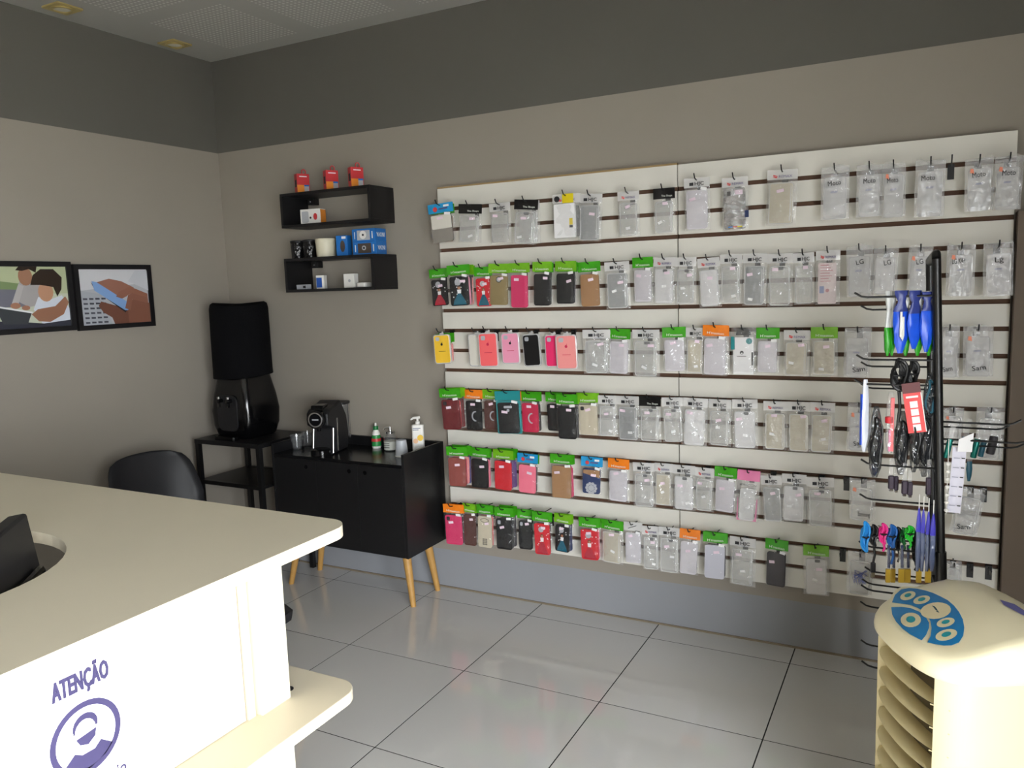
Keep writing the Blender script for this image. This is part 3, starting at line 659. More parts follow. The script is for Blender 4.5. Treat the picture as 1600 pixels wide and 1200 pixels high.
CASEM = {
 'clear': film('clear_case', (214, 214, 212), 0.34, gloss=0.5, bump=0.25), 'smoke': film('smoky_case', (168, 170, 172), 0.62, gloss=0.4, bump=0.2),
 'cream': film('cream_clear_case', (216, 208, 188), 0.62, gloss=0.5, bump=0.6), 'milk': mat('milky_case', (206, 202, 208), 0.35, var=0.02),
 'white': film('white_shine_case', (232, 231, 232), 0.75, gloss=0.6, bump=0.9), 'slip': film('white_slip_case', (214, 214, 214), 0.8, gloss=0.3, bump=0.2),
 'black': mat('black_case', (15, 15, 17), 0.5), 'red': mat('red_case', (206, 30, 44), 0.5), 'dkred': mat('dark_red_case', (104, 26, 30), 0.5), 'brown': mat('brown_case', (84, 50, 44), 0.55),
 'rust': mat('rust_case', (140, 66, 58), 0.55), 'tan': mat('tan_case', (158, 118, 80), 0.6), 'khaki': mat('khaki_case', (138, 120, 80), 0.5), 'magenta': mat('magenta_case', (206, 44, 98), 0.55),
 'crimson': mat('crimson_case', (200, 32, 74), 0.55), 'pink': mat('pink_case', (238, 118, 142), 0.55), 'rose': mat('rose_case', (232, 150, 178), 0.5), 'salmon': mat('salmon_case', (238, 148, 146), 0.5),
 'coral': mat('coral_case', (246, 104, 108), 0.4), 'hotpink': mat('hot_pink_case', (228, 40, 104), 0.5), 'yellow': mat('yellow_case', (240, 194, 56), 0.45), 'offwhite': mat('off_white_case', (218, 214, 204), 0.45),
 'charcoal': mat('charcoal_case', (54, 50, 54), 0.6, var=0.25, scale=60), 'navy': mat('navy_case', (26, 46, 92), 0.4), 'purple': mat('purple_case', (96, 60, 124), 0.5), 'beige': mat('beige_case', (196, 186, 164), 0.5, var=0.06, scale=60),
 'silver': mat('silver_case', (176, 172, 168), 0.22, metal=0.7), 'teal': mat('teal_case', (26, 80, 98), 0.5), 'lilacgrey': mat('lilac_grey_case', (196, 196, 208), 0.5), 'paperw': PAPER, 'blue': mat('blue_case', (44, 76, 160), 0.5)}
CWORD = dict(clear='clear', smoke='smoky clear', cream='cream tinted', milk='milky white', white='shiny white', slip='white', black='black', red='red', dkred='dark red', brown='brown', rust='rust brown', tan='tan', khaki='khaki',
             magenta='magenta', crimson='crimson', pink='pink', rose='light pink', salmon='salmon pink', coral='coral', hotpink='hot pink', yellow='yellow', offwhite='off white', charcoal='charcoal', navy='navy', purple='purple', beige='beige', silver='silver', teal='teal', lilacgrey='lilac grey', paperw='white', blue='blue')
RIM = film('clear_rim', (244, 244, 244), 0.5, gloss=0.8, bump=0.2, rough=0.08)
STK = mat('pink_price_sticker', (236, 214, 228), 0.6); BAR = mat('white_barcode_sticker', (240, 240, 240), 0.6)
GLITR = mat('red_glitter', (176, 40, 58), 0.35, var=0.6, scale=260); GLITT = mat('teal_glitter', (24, 96, 118), 0.35, var=0.6, scale=260)
SKINP = mat('figure_skin_print', (176, 128, 100), 0.5); HAIRP = mat('figure_hair_print', (118, 66, 40), 0.5)
INKB = mat('black_ink', (26, 26, 30), 0.6); INKU = mat('blue_ink', (48, 66, 150), 0.6); INKO = mat('orange_marker', (244, 150, 120), 0.6); REMRED = mat('red_logo_ink', (206, 60, 60), 0.5); REMVIO = mat('violet_logo_ink', (96, 84, 130), 0.5); WHITEI = mat('white_ink', (236, 240, 232), 0.5)
ROWW = ('top', 'second', 'third', 'fourth', 'fifth', 'lowest')
ORD = ['first', 'second', 'third', 'fourth', 'fifth', 'sixth', 'seventh', 'eighth', 'ninth', 'tenth', 'eleventh', 'twelfth', 'thirteenth', 'fourteenth', 'fifteenth', 'sixteenth', 'seventeenth', 'eighteenth', 'nineteenth', 'twentieth', 'twenty-first', 'twenty-second', 'twenty-third', 'twenty-fourth']
def bag_mesh(w, h, z_top, seed, m, th=0.0115):
    r = random.Random(seed); mb = MB()
    ph = [r.uniform(0, 6.3) for _ in range(4)]
    def sheet(sgn):
        def fn(u, v):
            e = min(1, 5*min(u, 1-u, v*1.3, (1-v)*1.3 + 0.05))
            wob = 0.0022*sin(9*u + ph[0] + 3*v) + 0.0016*sin(14*v + ph[1]) + 0.0012*sin(23*u - 8*v + ph[2])
            x = (u - 0.5)*w + 0.0016*sin(11*v + ph[3])*(1 if abs(u-0.5) > 0.49 else 0)
            return (x, -sgn*(th*e**0.6 + wob*e) , z_top - h*(1 - v))
        return fn
    mb.grid(sheet(1), 7, 10)
    def back(u, v):
        p = sheet(1)(1-u, v); return ((0.5-u)*w, 0.006, p[2])
    mb.grid(back, 2, 3)
    return mb.mesh('bag', m, True)
def sticker(parent, x, y, z, w, h, m, ang):
    mb = MB(); mb.M = Matrix.Translation((x, y, z)) @ Matrix.Rotation(ang, 4, 'Y'); mb.box(-w/2, w/2, -0.0004, 0, -h/2, h/2)
    return mb.build('price_sticker' if m is STK else 'barcode_sticker', m, parent)
def girl(case, w, h, skirt, top):
    """printed and glued figure: wide skirt, bodice, head, blossoms"""
    y = -0.0066
    MB().prism([(-w*0.36, -h*0.47), (w*0.36, -h*0.47), (w*0.30, -h*0.33), (w*0.08, -h*0.08), (-w*0.08, -h*0.08), (-w*0.30, -h*0.33)], y-0.001, y).build('glitter_skirt', skirt, case)
    MB().prism([(-w*0.09, -h*0.08), (w*0.09, -h*0.08), (w*0.11, h*0.05), (-w*0.11, h*0.05)], y-0.001, y).build('bodice_print', PAPER, case)
    MB().prism(disc(0, h*0.11, w*0.10, h*0.055, 12), y-0.0012, y).build('hair_print', HAIRP, case); MB().prism(disc(0.001, h*0.10, w*0.06, h*0.04, 10), y-0.0016, y-0.0012).build('face_print', SKINP, case)
    MB().prism(disc(-w*0.05, h*0.31, w*0.17, w*0.17, 16), y-0.001, y).build('ring_stand', GREYC, case)
    mb = MB(); r = random.Random(int(w*1e5))
    for _ in range(11): mb.prism(disc(r.uniform(-.42, .42)*w, r.uniform(-.3, .47)*h, w*0.035, n=5), y-0.0004, y)
    mb.build('blossom_print', PAPER, case)['kind'] = 'stuff'
def phone_case(parent, kind, w, h, zc, seed, special=None, y0=0.0):
    """rounded case body with camera window; its own rim when see-through"""
    r = random.Random(seed); m = CASEM[kind]
    see = kind in ('clear', 'smoke', 'cream', 'white', 'slip')
    c = link('phone_case', MB().prism(rrect(w, h, 0.010, 3), -0.006 + y0, 0.002 + y0).mesh('phone_case', m), parent, (0, 0, zc))
    if see:
        o_, i_ = rrect(w + 0.001, h + 0.001, 0.010, 3), rrect(w - 0.007, h - 0.007, 0.007, 3); n = len(o_)
        MB().add([(p[0], -0.0068 + y0, p[1]) for p in o_] + [(p[0], -0.0068 + y0, p[1]) for p in i_], [(k, (k+1) % n, n+(k+1) % n, n+k) for k in range(n)]).build('rim', RIM, c)
        if kind in ('clear', 'smoke', 'cream') and r.random() < 0.75:
            MB().add([(w*0.36, -0.0072 + y0, -h*0.44), (w*0.43, -0.0072 + y0, -h*0.44), (w*0.42, -0.0072 + y0, h*0.40), (w*0.38, -0.0072 + y0, h*0.42)], [(0,1,2,3)]).build('pale_side_strip', RIM, c)  # pale film strip along the right-hand side of some see-through cases
    elif special == 'camera':
        MB().prism(rrect(w*0.2, h*0.13, 0.005, 3, -w*0.3, h*0.38), -0.0066 + y0, -0.006 + y0).build('camera_window', DARKC if kind != 'black' else GREYC, c)
    elif special == 'pale_camera':
        MB().prism(rrect(w*0.26, h*0.14, 0.006, 3, -w*0.26, h*0.38), -0.0066 + y0, -0.006 + y0).build('camera_window', GREYC, c)
    elif special == 'camera2':
        MB().prism(rrect(w*0.4, h*0.08, 0.004, 3, 0, h*0.36), -0.0066 + y0, -0.006 + y0).build('camera_window', GREYC, c); MB().prism(disc(0, h*0.25, w*0.07, n=12), -0.0066 + y0, -0.006 + y0).build('sensor_window', GREYC, c)
    elif special == 'ringhole':
        MB().prism(disc(0.0, h*0.36, w*0.16, n=16), -0.0066 + y0, -0.006 + y0).build('ring_window', DARKC, c); MB().prism(disc(0.0, h*0.36, w*0.12, n=16), -0.007 + y0, -0.0066 + y0).build('window_glass', GREYC, c)
    elif special == 'crescent':
        o_ = [(w*0.12 + w*0.26*cos(a), -h*0.02 + w*0.30*sin(a)) for a in [0.5*pi + pi*k/10*1.0 for k in range(11)]]; i_ = [(w*0.18 + w*0.24*cos(a), -h*0.02 + w*0.24*sin(a)) for a in [0.5*pi + pi*k/10 for k in range(10, -1, -1)]]
        MB().prism([(p[0], p[1]) for p in o_ + i_], -0.0066 + y0, -0.006 + y0).build('crescent_logo', GREYC, c)
    elif special and special.startswith('girl'):
        girl(c, w, h, GLITR if 'r' in special[4:] else GLITT, None)
    elif special == 'mandala':
        mb = MB(); 
        for k in range(10): mb.prism(disc(w*0.26*cos(2*pi*k/10), -h*0.28 + w*0.26*sin(2*pi*k/10), w*0.09, n=8), -0.0066, -0.006)
        mb.prism(disc(0, -h*0.28, w*0.17, n=14), -0.0066, -0.006); mb.build('mandala_print', GREYC, c)
        MB().prism([(-w*0.48, h*0.30), (w*0.48, h*0.14), (w*0.48, h*0.44), (-w*0.48, h*0.44)], -0.0064, -0.006).build('bronze_print', CASEM['tan'], c)
    elif special == 'pattern':
        MB().prism([(-w*0.3, h*0.34), (0, h*0.28), (w*0.3, h*0.34), (w*0.3, h*0.4), (0, h*0.44), (-w*0.3, h*0.4)], -0.0064, -0.006).build('badge_print', INKB, c)
        MB().prism([(-w*0.26, h*0.345), (0, h*0.30), (w*0.26, h*0.345), (w*0.26, h*0.39), (0, h*0.425), (-w*0.26, h*0.39)], -0.0067, -0.0064).build('badge_fill', CASEM['beige'], c)
        mb = MB()
        for a in range(3):
            for b_ in range(4): mb.box(-w*0.17 + a*w*0.12, -w*0.09 + a*w*0.12, -0.0064, -0.006, -h*0.42 + b_*h*0.055, -h*0.385 + b_*h*0.055)
        mb.build('grid_print', INKB, c)
    elif special == 'mirror':
        MB().prism(rrect(w*0.98, h*0.5, 0.006, 3, 0, h*0.24), -0.0066, -0.006).build('upper_half', CASEM['offwhite'], c)
    return c
N_PACK = 0
def pack(name_label, X, Y, Z, w, h, header, kind, special=None, tilt=0.0, yaw=0.0, seed=0, text=None, stickers=True, group=None):
    """X,Y,Z = top centre of the pack"""
    r = random.Random(seed)
    t = thing('phone_case_pack', name_label, 'phone case', (X, Y, Z), group=group, rot=(0, tilt, yaw))
    hh = 0.044 if header in 'GOBKTI' else 0.038
    if header == 'N':           # bare case in a clear clamshell
        phone_case(t, kind, w*0.88, h*0.90, -h*0.52, seed, 'pale_camera' if special else None)
        MB().prism(rrect(w, h*0.97, 0.014, 4, 0, -h*0.52), 0.0022, 0.004).build('clamshell_back', mat('clamshell_white', (226, 224, 226), 0.3), t)
        o_, i_ = rrect(w, h*0.97, 0.014, 4, 0, -h*0.52), rrect(w*0.9, h*0.91, 0.012, 4, 0, -h*0.52); n = len(o_)
        MB().add([(p[0], -0.0055, p[1]) for p in o_] + [(p[0], -0.0075, p[1]) for p in i_] + [(p[0], 0.002, p[1]) for p in o_], [(k, (k+1) % n, n+(k+1) % n, n+k) for k in range(n)] + [(2*n+k, 2*n+(k+1) % n, (k+1) % n, k) for k in range(n)]).build('clamshell_rim', RIM, t)
        MB().prism([(-0.012, -h*0.045), (0.012, -h*0.045), (0.010, 0.008), (-0.010, 0.008)], 0.001, 0.003).build('hang_tab', CLEARH, t)
        if special != 'camera_only' and kind not in ('black', 'hotpink', 'offwhite'):
            mb = MB(); mb.prism(disc(0, -h*0.36, w*0.065, w*0.07, 14), -0.0066, -0.006); mb.prism([(0.000, -h*0.36 + w*0.075), (0.005, -h*0.36 + w*0.085), (0.004, -h*0.36 + w*0.13)], -0.0066, -0.006)
            mb.build('fruit_logo', INKB if kind in ('yellow', 'rose') else CASEM['crimson'], t)
            box('model_text', INKB if kind == 'yellow' else CASEM['crimson'], t, -w*0.2, w*0.2, -0.0066, -0.006, -h*0.60, -h*0.585)
        return t
    # header
    if header == 'P':
        phone_case(t, kind, w*0.80, h*0.80, -h*0.57, seed, None)
        link('bag', bag_mesh(w, h, 0.006, seed, BAGW), t)
        MB().grid(lambda u, v: ((u-.5)*w*0.96, -0.004 - 0.004*sin(7*u + seed), -0.012 + 0.026*v*(0.6 + 0.4*sin(5*u + seed))), 8, 2).build('folded_flap', BAGW, t, True)
        if text: lettering(text, INKB, t, (r.uniform(-.1, .12)*w, -0.0185, -h*(0.33 if text in ('Moto', 'LG', 'Lg', 'LG K4+') else 0.84)), w*(0.46 if len(text) > 2 else 0.28), 0.018, (pi/2, r.uniform(-.25, .05), 0))
        if special == 'orange': 
            MB().prism([(-w*0.34, -h*0.24), (-w*0.20, -h*0.26), (-w*0.22, -h*0.17), (-w*0.32, -h*0.16)], -0.0164, -0.0160).build('orange_mark', INKO, t)
        if special == 'blue' or kind == 'slip':
            MB().grid(lambda u, v: (-w*0.14 + u*w*0.24, -0.0175, -h*(0.46 + 0.018*sin(38*u)) + v*0.0016), 24, 1).build('blue_note', INKU, t)
        if special == 'scribble':
            mb = MB()
            for k in range(9): mb.tube([(r.uniform(-.3, .3)*w, -0.0165, -h*r.uniform(.3, .75)) for _ in range(4)], 0.0009, 4)
            mb.build('blue_scribble', INKU, t)
        return t
    hm = {'G': GREENH if r.random() < 0.6 else LIMEH, 'O': ORANGEH, 'B': BLUEH, 'K': BLACKH, 'T': TEALH, 'I': PINKH, 'H': CLEARH, 'R': CLEARH, 'Y': CLEARH, 'S': BLACKH, 'L': CLEARH}[header]
    if header == 'S':
        MB().prism([(-w*0.3, -hh*0.8), (w*0.3, -hh*0.8), (w*0.28, -hh*0.3), (w*0.1, 0), (-w*0.1, 0), (-w*0.26, -hh*0.3)], -0.004, 0.0).build('header_card', hm, t)
        cd = MB().prism(rrect(w*0.82, h - hh*1.05, 0.002, 2, 0, -hh - (h-hh)/2), -0.005, 0.003).build('white_sleeve', PAPER, t)
        MB().prism(disc(w*0.24, -hh - h*0.09, w*0.13, n=8), -0.0056, -0.005).build('teal_seal', TEALH, cd); MB().prism(rrect(w*0.16, h*0.28, 0.002, 2, -w*0.42, -hh - h*0.13), -0.0062, -0.0056).build('teal_tag', TEALH, cd)
        MB().prism(disc(-w*0.06, -h*0.53, w*0.075, n=14), -0.0056, -0.005).build('round_logo', INKB, cd); MB().prism(disc(-w*0.055, -h*0.545, w*0.035, n=10), -0.006, -0.0056).build('logo_inner', PAPER, cd)
        box('brand_line', INKB, cd, -w*0.26, w*0.12, -0.0056, -0.005, -h*0.615, -h*0.603); box('side_tab', DARKC, cd, w*0.33, w*0.40, -0.0056, -0.005, -h*0.80, -h*0.52)
        link('bag', bag_mesh(w, h, 0, seed, BAG), t); return t
    hd_ = MB(); 
    hd_.grid(lambda u, v: ((u-.5)*w, -0.0035 - 0.0016*sin(6*u + seed) - 0.001*sin(9*v), -hh + hh*v), 6, 2)
    hd_.grid(lambda u, v: ((.5-u)*w, 0.002, -hh + hh*v), 1, 1)
    ho = hd_.build('header_card', hm, t, True)
    ty = -0.0068
    if header == 'G' or header == 'O': lettering("H'maston", WHITEI, ho, (w*0.02, ty, -hh*0.86), w*0.66, hh*0.24, (pi/2, r.uniform(-.06, .06), 0))
    elif header == 'K': lettering('The Shops', WHITEI, ho, (w*0.14, ty, -hh*0.82), w*0.5, hh*0.18)
    elif header == 'B': 
        MB().prism(disc(-w*0.2, -hh*0.6, w*0.09, n=10), ty, ty+0.0004).build('red_logo', REMRED, ho); box('logo_line', REMVIO, ho, -w*0.06, w*0.3, ty, ty+0.0004, -hh*0.66, -hh*0.52); box('barcode_sticker', BAR, ho, w*0.14, w*0.36, ty-0.0004, ty, -hh*0.42, -hh*0.2)
    elif header == 'H':
        box('black_square', INKB, ho, -w*0.28, -w*0.12, ty-0.0002, ty+0.0002, -hh*0.82, -hh*0.48); lettering('HJC', INKB, ho, (w*0.11, ty, -hh*0.80), w*0.36, hh*0.36, bold=0.015)
        box('small_print', GREYC, ho, -w*0.1, w*0.24, ty, ty+0.0003, -hh*0.97, -hh*0.9)
    elif header in 'RY':
        mb = MB(); mb.add([(-w*0.30, ty, -hh*0.5), (-w*0.14, ty, -hh*0.62), (-w*0.28, ty, -hh*0.66)], [(0, 2, 1)]); mb.add([(-w*0.32, ty, -hh*0.72), (-w*0.14, ty, -hh*0.66), (-w*0.18, ty, -hh*0.86)], [(0, 2, 1)]); mb.build('red_arrow_logo', REMRED, ho)
        lettering('REMAX', REMVIO, ho, (w*0.12, ty, -hh*0.82), w*0.44, hh*0.26)
        if header == 'Y':
            box('yellow_patch', YELH, ho, -w*0.12, w*0.28, ty-0.0010, ty-0.0004, -hh*1.05, 0.0); MB().prism(disc(-w*0.32, -hh*0.55, w*0.10, n=14), ty-0.001, ty-0.0004).build('round_seal', INKB, ho)
    elif header == 'L': MB().tube([(-w*0.25, ty, -hh*0.75), (-w*0.1, ty, -hh*0.6), (w*0.2, ty, -hh*0.35)], 0.0015, 4).build('swash_logo', INKB, ho)
    bh = h - hh
    if header == 'T':
        MB().prism(rrect(w*0.98, bh*0.98, 0.006, 3, 0, -hh - bh/2), 0.0022, 0.004).build('teal_card', TEALH, t)
    if special == 'pinkframe':
        o_ = [(-w*.44, -h*.99), (w*.44, -h*.99), (w*.44, -h*.55), (w*.40, -h*.55), (w*.36, -h*.95), (-w*.38, -h*.95), (-w*.42, -h*.55), (-w*.44, -h*.55)]
        MB().prism(o_, 0.001, 0.003).build('pink_frame', PINKH, t); lettering("H'MASTON", INKB, t, (0, -0.0095, -hh*1.0 - 0.022), w*0.72, 0.010); phone_case(t, 'slip', w*0.66, bh*0.78, -hh - bh*0.58, seed)
        link('bag', bag_mesh(w, bh, -hh, seed, BAG), t); return t
    if special == 'printed':
        cd = MB().prism(rrect(w*0.74, bh*0.92, 0.003, 2, -w*0.02, -hh - bh*0.52), -0.005, 0.002).build('insert_card', mat('pale_pink_insert', (222, 206, 206), 0.6), t)
        for k in range(7): box('text_line', mat('faded_red_print', (196, 140, 146), 0.6), cd, -w*0.30, w*(0.05 + 0.2*((k*7) % 5)/5), -0.0056, -0.005, -hh - bh*(0.12 + k*0.06), -hh - bh*(0.10 + k*0.06))
        box('blue_block', mat('faded_blue_print', (150, 160, 196), 0.6), cd, -w*0.33, -w*0.14, -0.0056, -0.005, -hh - bh*0.74, -hh - bh*0.58); MB().prism(disc(0, -hh-bh*0.68, w*0.08, n=10), -0.0056, -0.005).build('rose_block', mat('faded_red_print', (196, 140, 146), 0.6), cd)
        link('bag', bag_mesh(w, bh, -hh, seed, BAG), t); return t
    if special == 'silverprint':
        cd = MB().prism(rrect(w*0.84, bh*0.94, 0.008, 3, -w*0.02, -hh - bh*0.5), -0.006, 0.002).build('foil_sleeve', mat('crinkled_foil', (206, 208, 212), 0.18, metal=0.85, bump=0.9, bscale=22), t)
        for k, m_ in enumerate((BLUEC, RED, YELH)): box('colour_bar', m_, cd, -w*0.28 + k*w*0.18, -w*0.10 + k*w*0.18, -0.0066, -0.006, -hh - bh*0.93, -hh - bh*0.905)
        box('navy_tag', CASEM['navy'], cd, w*0.36, w*0.52, -0.0068, -0.006, -hh - bh*0.72, -hh - bh*0.56); box('price_sticker', STK, cd, w*0.0, w*0.3, -0.0068, -0.006, -hh - bh*0.18, -hh - bh*0.08)
        box('dark_print', DARKC, cd, -w*0.30, -w*0.16, -0.0066, -0.006, -hh - bh*0.2, -hh - bh*0.1)
        link('bag', bag_mesh(w, bh, -hh, seed, BAG), t); return t
    if kind == 'boxed':
        cd = MB().prism(rrect(w*0.76, bh*0.94, 0.004, 2, -w*0.06, -hh - bh*0.5), -0.008, 0.006).build('white_box', PAPER, t)
        box('yellow_tag', YELH, cd, w*0.12, w*0.24, -0.0088, -0.008, -hh - bh*0.62, -hh - bh*0.44); box('code_print', INKB, cd, w*0.12, w*0.24, -0.0088, -0.008, -hh - bh*0.70, -hh - bh*0.63)
        link('bag', bag_mesh(w, bh, -hh, seed, BAG, 0.01), t); return t
    c = phone_case(t, kind, w*(0.80 if kind in ('clear', 'smoke', 'cream', 'white') else 0.82), bh*0.90, -hh - bh*0.52, seed, special)
    if kind in ('clear', 'white'): 
        hole = MB().prism(rrect(w*0.2, 0.012, 0.003, 2, w*0.05, bh*0.40), -0.0075, -0.007).build('hang_slot', mat('grey_hang_tab', (90, 90, 92), 0.5), c) if r.random() < 0.6 else None
    if stickers:
        see = kind in ('clear', 'smoke', 'cream', 'white')
        if not see: sticker(t, w*0.28, -0.0092, -hh - 0.008, w*0.24, 0.012, BAR, r.uniform(-.15, .25))
        sticker(t, r.uniform(-.22, .22)*w, -0.0094, -hh - bh*r.uniform(.12, .34), w*0.24, 0.012, STK, r.uniform(-.3, .15))
        if see and r.random() < 0.7: sticker(t, r.uniform(-.2, .2)*w, -0.0094, -hh - bh*r.uniform(.5, .85), w*0.2, 0.011, BAR, r.uniform(-.5, .5))
    link('bag', bag_mesh(w, bh, -hh, seed, BAG if kind in ('clear', 'smoke', 'cream', 'white', 'milk') else BAGC), t)
    return t
def hook_mesh(L, drop):
    mb = MB(); mb.tube([(0, 0.002, 0), (0, -L + 0.03, 0.004), (0, -L + 0.012, 0.010), (0, -L, 0.026)], 0.0026, 6)
    return mb
PLATE = MB().box(-0.011, 0.011, -0.004, 0.012, -0.052, 0.003).mesh('plate', BLACKM)
def hook(lab, X, zs, L, dz=0.0, group='wire hooks on the slatted panels'):
    t = thing('display_hook', lab, 'hook', (X, YP - 0.0008, zs), group=group)
    link('plate', PLATE, t); hook_mesh(L, 0).build('wire', BLACKM, t, True, (0, -0.004, -0.004 + dz))
    return t
HEADW = dict(G='green header', O='orange header', B='blue header', K='black header', H='lettered clear header', R='red-logo clear header', T='teal header', I='pink header', Y='yellow-patched header', S='black hanger', L='swash-marked header')
# x0, x1, y0, y1 in photo pixels, header, case, options (s=special, b=cases behind, t=tilt in degrees, w=writing)
ROWS = [
 [(669,706,318,380,'B','silver',dict(s='mirror',b=['tan'],t=-4)),(718,752,319,379,'K','clear',dict(t=4)),(764,797,317,380,'H','clear',{}),(805,840,312,382,'K','clear',dict(t=5,b=['clear'])),(863,906,303,373,'Y','boxed',dict(b=['black'])),
  (905,941,303,377,'H','smoke',dict(t=3)),(965,998,299,370,'R','clear',{}),(1021,1054,294,365,'K','clear',{}),(1069,1108,278,360,'H','milk',{}),(1128,1168,277,360,'R','paperw',dict(s='silverprint')),(1199,1247,265,352,'R','cream',dict(t=2)),
  (1283,1327,263,345,'P','slip',dict(w='Moto')),(1339,1379,260,341,'P','slip',dict(w='Moto')),(1378,1415,258,342,'P','slip',dict(w='Moto',s='orange')),(1431,1478,253,341,'P','slip',dict(w='Moto')),(1486,),(1508,1553,250,332,'P','slip',dict(w='Moto',s='orange')),(1555,1600,247,330,'P','slip',dict(w='Moto',s='orange'))],
 [(670,699,420,479,'G','black',dict(s='girlr',t=-3)),(699,732,414,479,'G','black',dict(s='girlt',t=-2,b=['rose','black','salmon'])),(741,768,417,480,'G','red',dict(s='girlt')),(764,796,412,478,'G','khaki',dict(s='ringhole',t=2)),(796,827,411,482,'G','magenta',dict(t=1)),
  (832,862,409,479,'G','black',dict(b=['black'])),(867,900,408,476,'G','black',dict(b=['charcoal'],t=1)),(903,937,409,480,'G','tan',dict(t=-2)),(945,982,409,483,'H','smoke',{}),(988,1020,402,473,'G','milk',{}),(1021,1056,402,475,'R','white',{}),(1056,1088,402,476,'H','clear',{}),
  (1089,1124,403,480,'R','white',dict(t=-3)),(1125,1160,397,475,'H','clear',{}),(1161,1199,396,478,'H','smoke',{}),(1199,1239,396,479,'H','clear',{}),(1239,1272,395,476,'H','clear',{}),(1275,1313,391,476,'R','paperw',dict(s='printed')),(1322,1364,387,466,'P','slip',dict(w='LG')),
  (1365,1404,390,462,'P','white',dict(w='LG')),(1420,1458,388,462,'P','slip',dict(w='LG',s='orange')),(1480,1525,385,465,'P','slip',dict(w='LG K4+',s='orange')),(1537,1584,382,465,'P','white',dict(w='Lg',s='blue'))],
 [(677,702,521,568,'N','yellow',dict(s='camera',b=['red','salmon'],t=-3)),(731,758,520,572,'N','offwhite',dict(t=-2)),(747,776,518,573,'N','coral',dict(s='camera',t=-2,y=0.03)),(783,810,518,568,'N','rose',dict(s='camera',t=-2)),(815,843,520,572,'N','black',dict(s='camera',t=-4)),(851,877,521,573,'N','hotpink',dict(s='camera',t=-2)),
  (868,900,521,577,'N','salmon',dict(s='camera',t=-2,y=0.03)),(911,952,515,584,'H','clear',dict(b=['clear'])),(951,985,514,585,'G','milk',dict(t=2)),(988,1030,515,589,'H','clear',{}),(1035,1071,511,581,'G','milk',{}),(1072,1102,512,584,'H','cream',{}),(1098,1138,508,587,'O','milk',dict(b=['clear'])),
  (1142,1181,512,585,'S','paperw',{}),(1182,1218,512,583,'G','milk',{}),(1225,1266,516,588,'R','cream',{}),(1267,1309,511,587,'G','cream',{}),(1320,1362,515,592,'P','slip',dict(w='Sam')),(1468,1500,512,592,'P','slip',dict(w='Sam')),(1505,1552,512,590,'P','slip',dict(w='Sam',s='orange'))],
 [(686,718,607,672,'G','dkred',dict(b=['red','dkred','clear'],t=-3,s='camera')),(725,754,609,673,'O','black',dict(s='crescent')),(754,782,609,672,'G','brown',dict(s='crescent')),(774,811,611,678,'T','black',dict(s='camera2',b=['khaki'],t=-2,y=0.03)),(812,843,612,676,'G','crimson',dict(s='crescent',b=['black'],t=-1)),
  (852,880,613,674,'G','black',dict(t=-1)),(868,902,616,687,'G','black',dict(b=['charcoal'],t=-1,y=0.03)),(901,935,614,680,'G','beige',dict(s='camera',t=-1)),(935,964,618,682,'H','clear',{}),(963,999,619,688,'H','smoke',{}),(998,1032,619,690,'K','clear',{}),(1034,1067,621,691,'H','clear',{}),(1068,1106,622,697,'H','white',dict(t=2)),
  (1107,1143,624,697,'H','clear',{}),(1144,1183,624,701,'H','white',{}),(1193,1230,627,703,'R','cream',{}),(1230,1267,628,706,'H','cream',{}),(1266,1305,629,708,'R','cream',{}),(1325,1361,632,706,'P','slip',dict(w='Sam',s='orange')),(1473,1506,640,698,'P','clear',dict(s='orange')),(1526,1570,640,720,'P','clear',{})],
 [(698,728,698,760,'G','rust',dict(b=['crimson','salmon','blue'],t=-1)),(734,765,700,763,'G','black',dict(b=['pink'],t=1)),(770,802,703,766,'G','red',dict(b=['purple','purple'],t=1)),(809,840,709,771,'B','pink',dict(b=['charcoal'],t=2)),(860,895,710,779,'G','tan',dict(b=['magenta'],t=1)),(909,941,714,772,'B','navy',dict(s='mandala',t=2)),
  (950,983,717,784,'O','milk',dict(t=1)),(989,1023,723,792,'H','clear',{}),(1023,1051,724,790,'R','cream',{}),(1051,1086,727,797,'H','white',{}),(1086,1116,731,799,'R','clear',{}),(1117,1152,730,801,'G','milk',dict(t=2)),(1153,1188,735,815,'I','slip',dict(s='pinkframe',t=3)),
  (1188,1221,743,815,'H','smoke',dict(t=-4)),(1222,1260,741,815,'H','white',{}),(1260,1303,746,823,'H','clear',{}),(1323,),(1327,1368,751,815,'P','clear',dict(w='Samsung',s='orange')),(1497,1541,765,838,'P','clear',dict(w='Sam',t=8)),(1537,)],
 [(693,722,788,851,'O','magenta',dict(s='camera',b=['black'],t=-1)),(723,745,787,853,'G','brown',dict(t=1)),(745,770,789,856,'G','beige',dict(s='pattern',b=['coral'],t=1)),(773,801,793,859,'G','black',dict(s='camera',b=['black','charcoal'])),(809,833,796,859,'G','black',dict(s='camera')),(832,860,800,867,'G','red',dict(s='girlr',b=['black'],t=-1,y=0.03)),
  (866,893,803,863,'G','black',dict(s='girlt',b=['navy'],t=2)),(904,936,809,875,'G','red',dict(s='girlr',b=['pink'])),(939,974,813,880,'G','cream',dict(t=1)),(975,1003,816,880,'L','milk',{}),(1003,1030,822,890,'R','clear',{}),(1030,1063,824,895,'H','clear',{}),(1063,1094,827,898,'O','milk',dict(t=3)),(1099,1136,832,905,'G','lilacgrey',dict(t=1,b=['charcoal'])),
  (1140,1181,840,915,'H','clear',{}),(1196,1232,843,917,'G','charcoal',dict(s='camera',t=1)),(1255,1295,852,930,'G','white',{}),(1317,),(1325,1365,865,930,'P','clear',dict(s='scribble')),(1478,1503,880,925,'P','clear',{}),(1516,),(1545,)]]
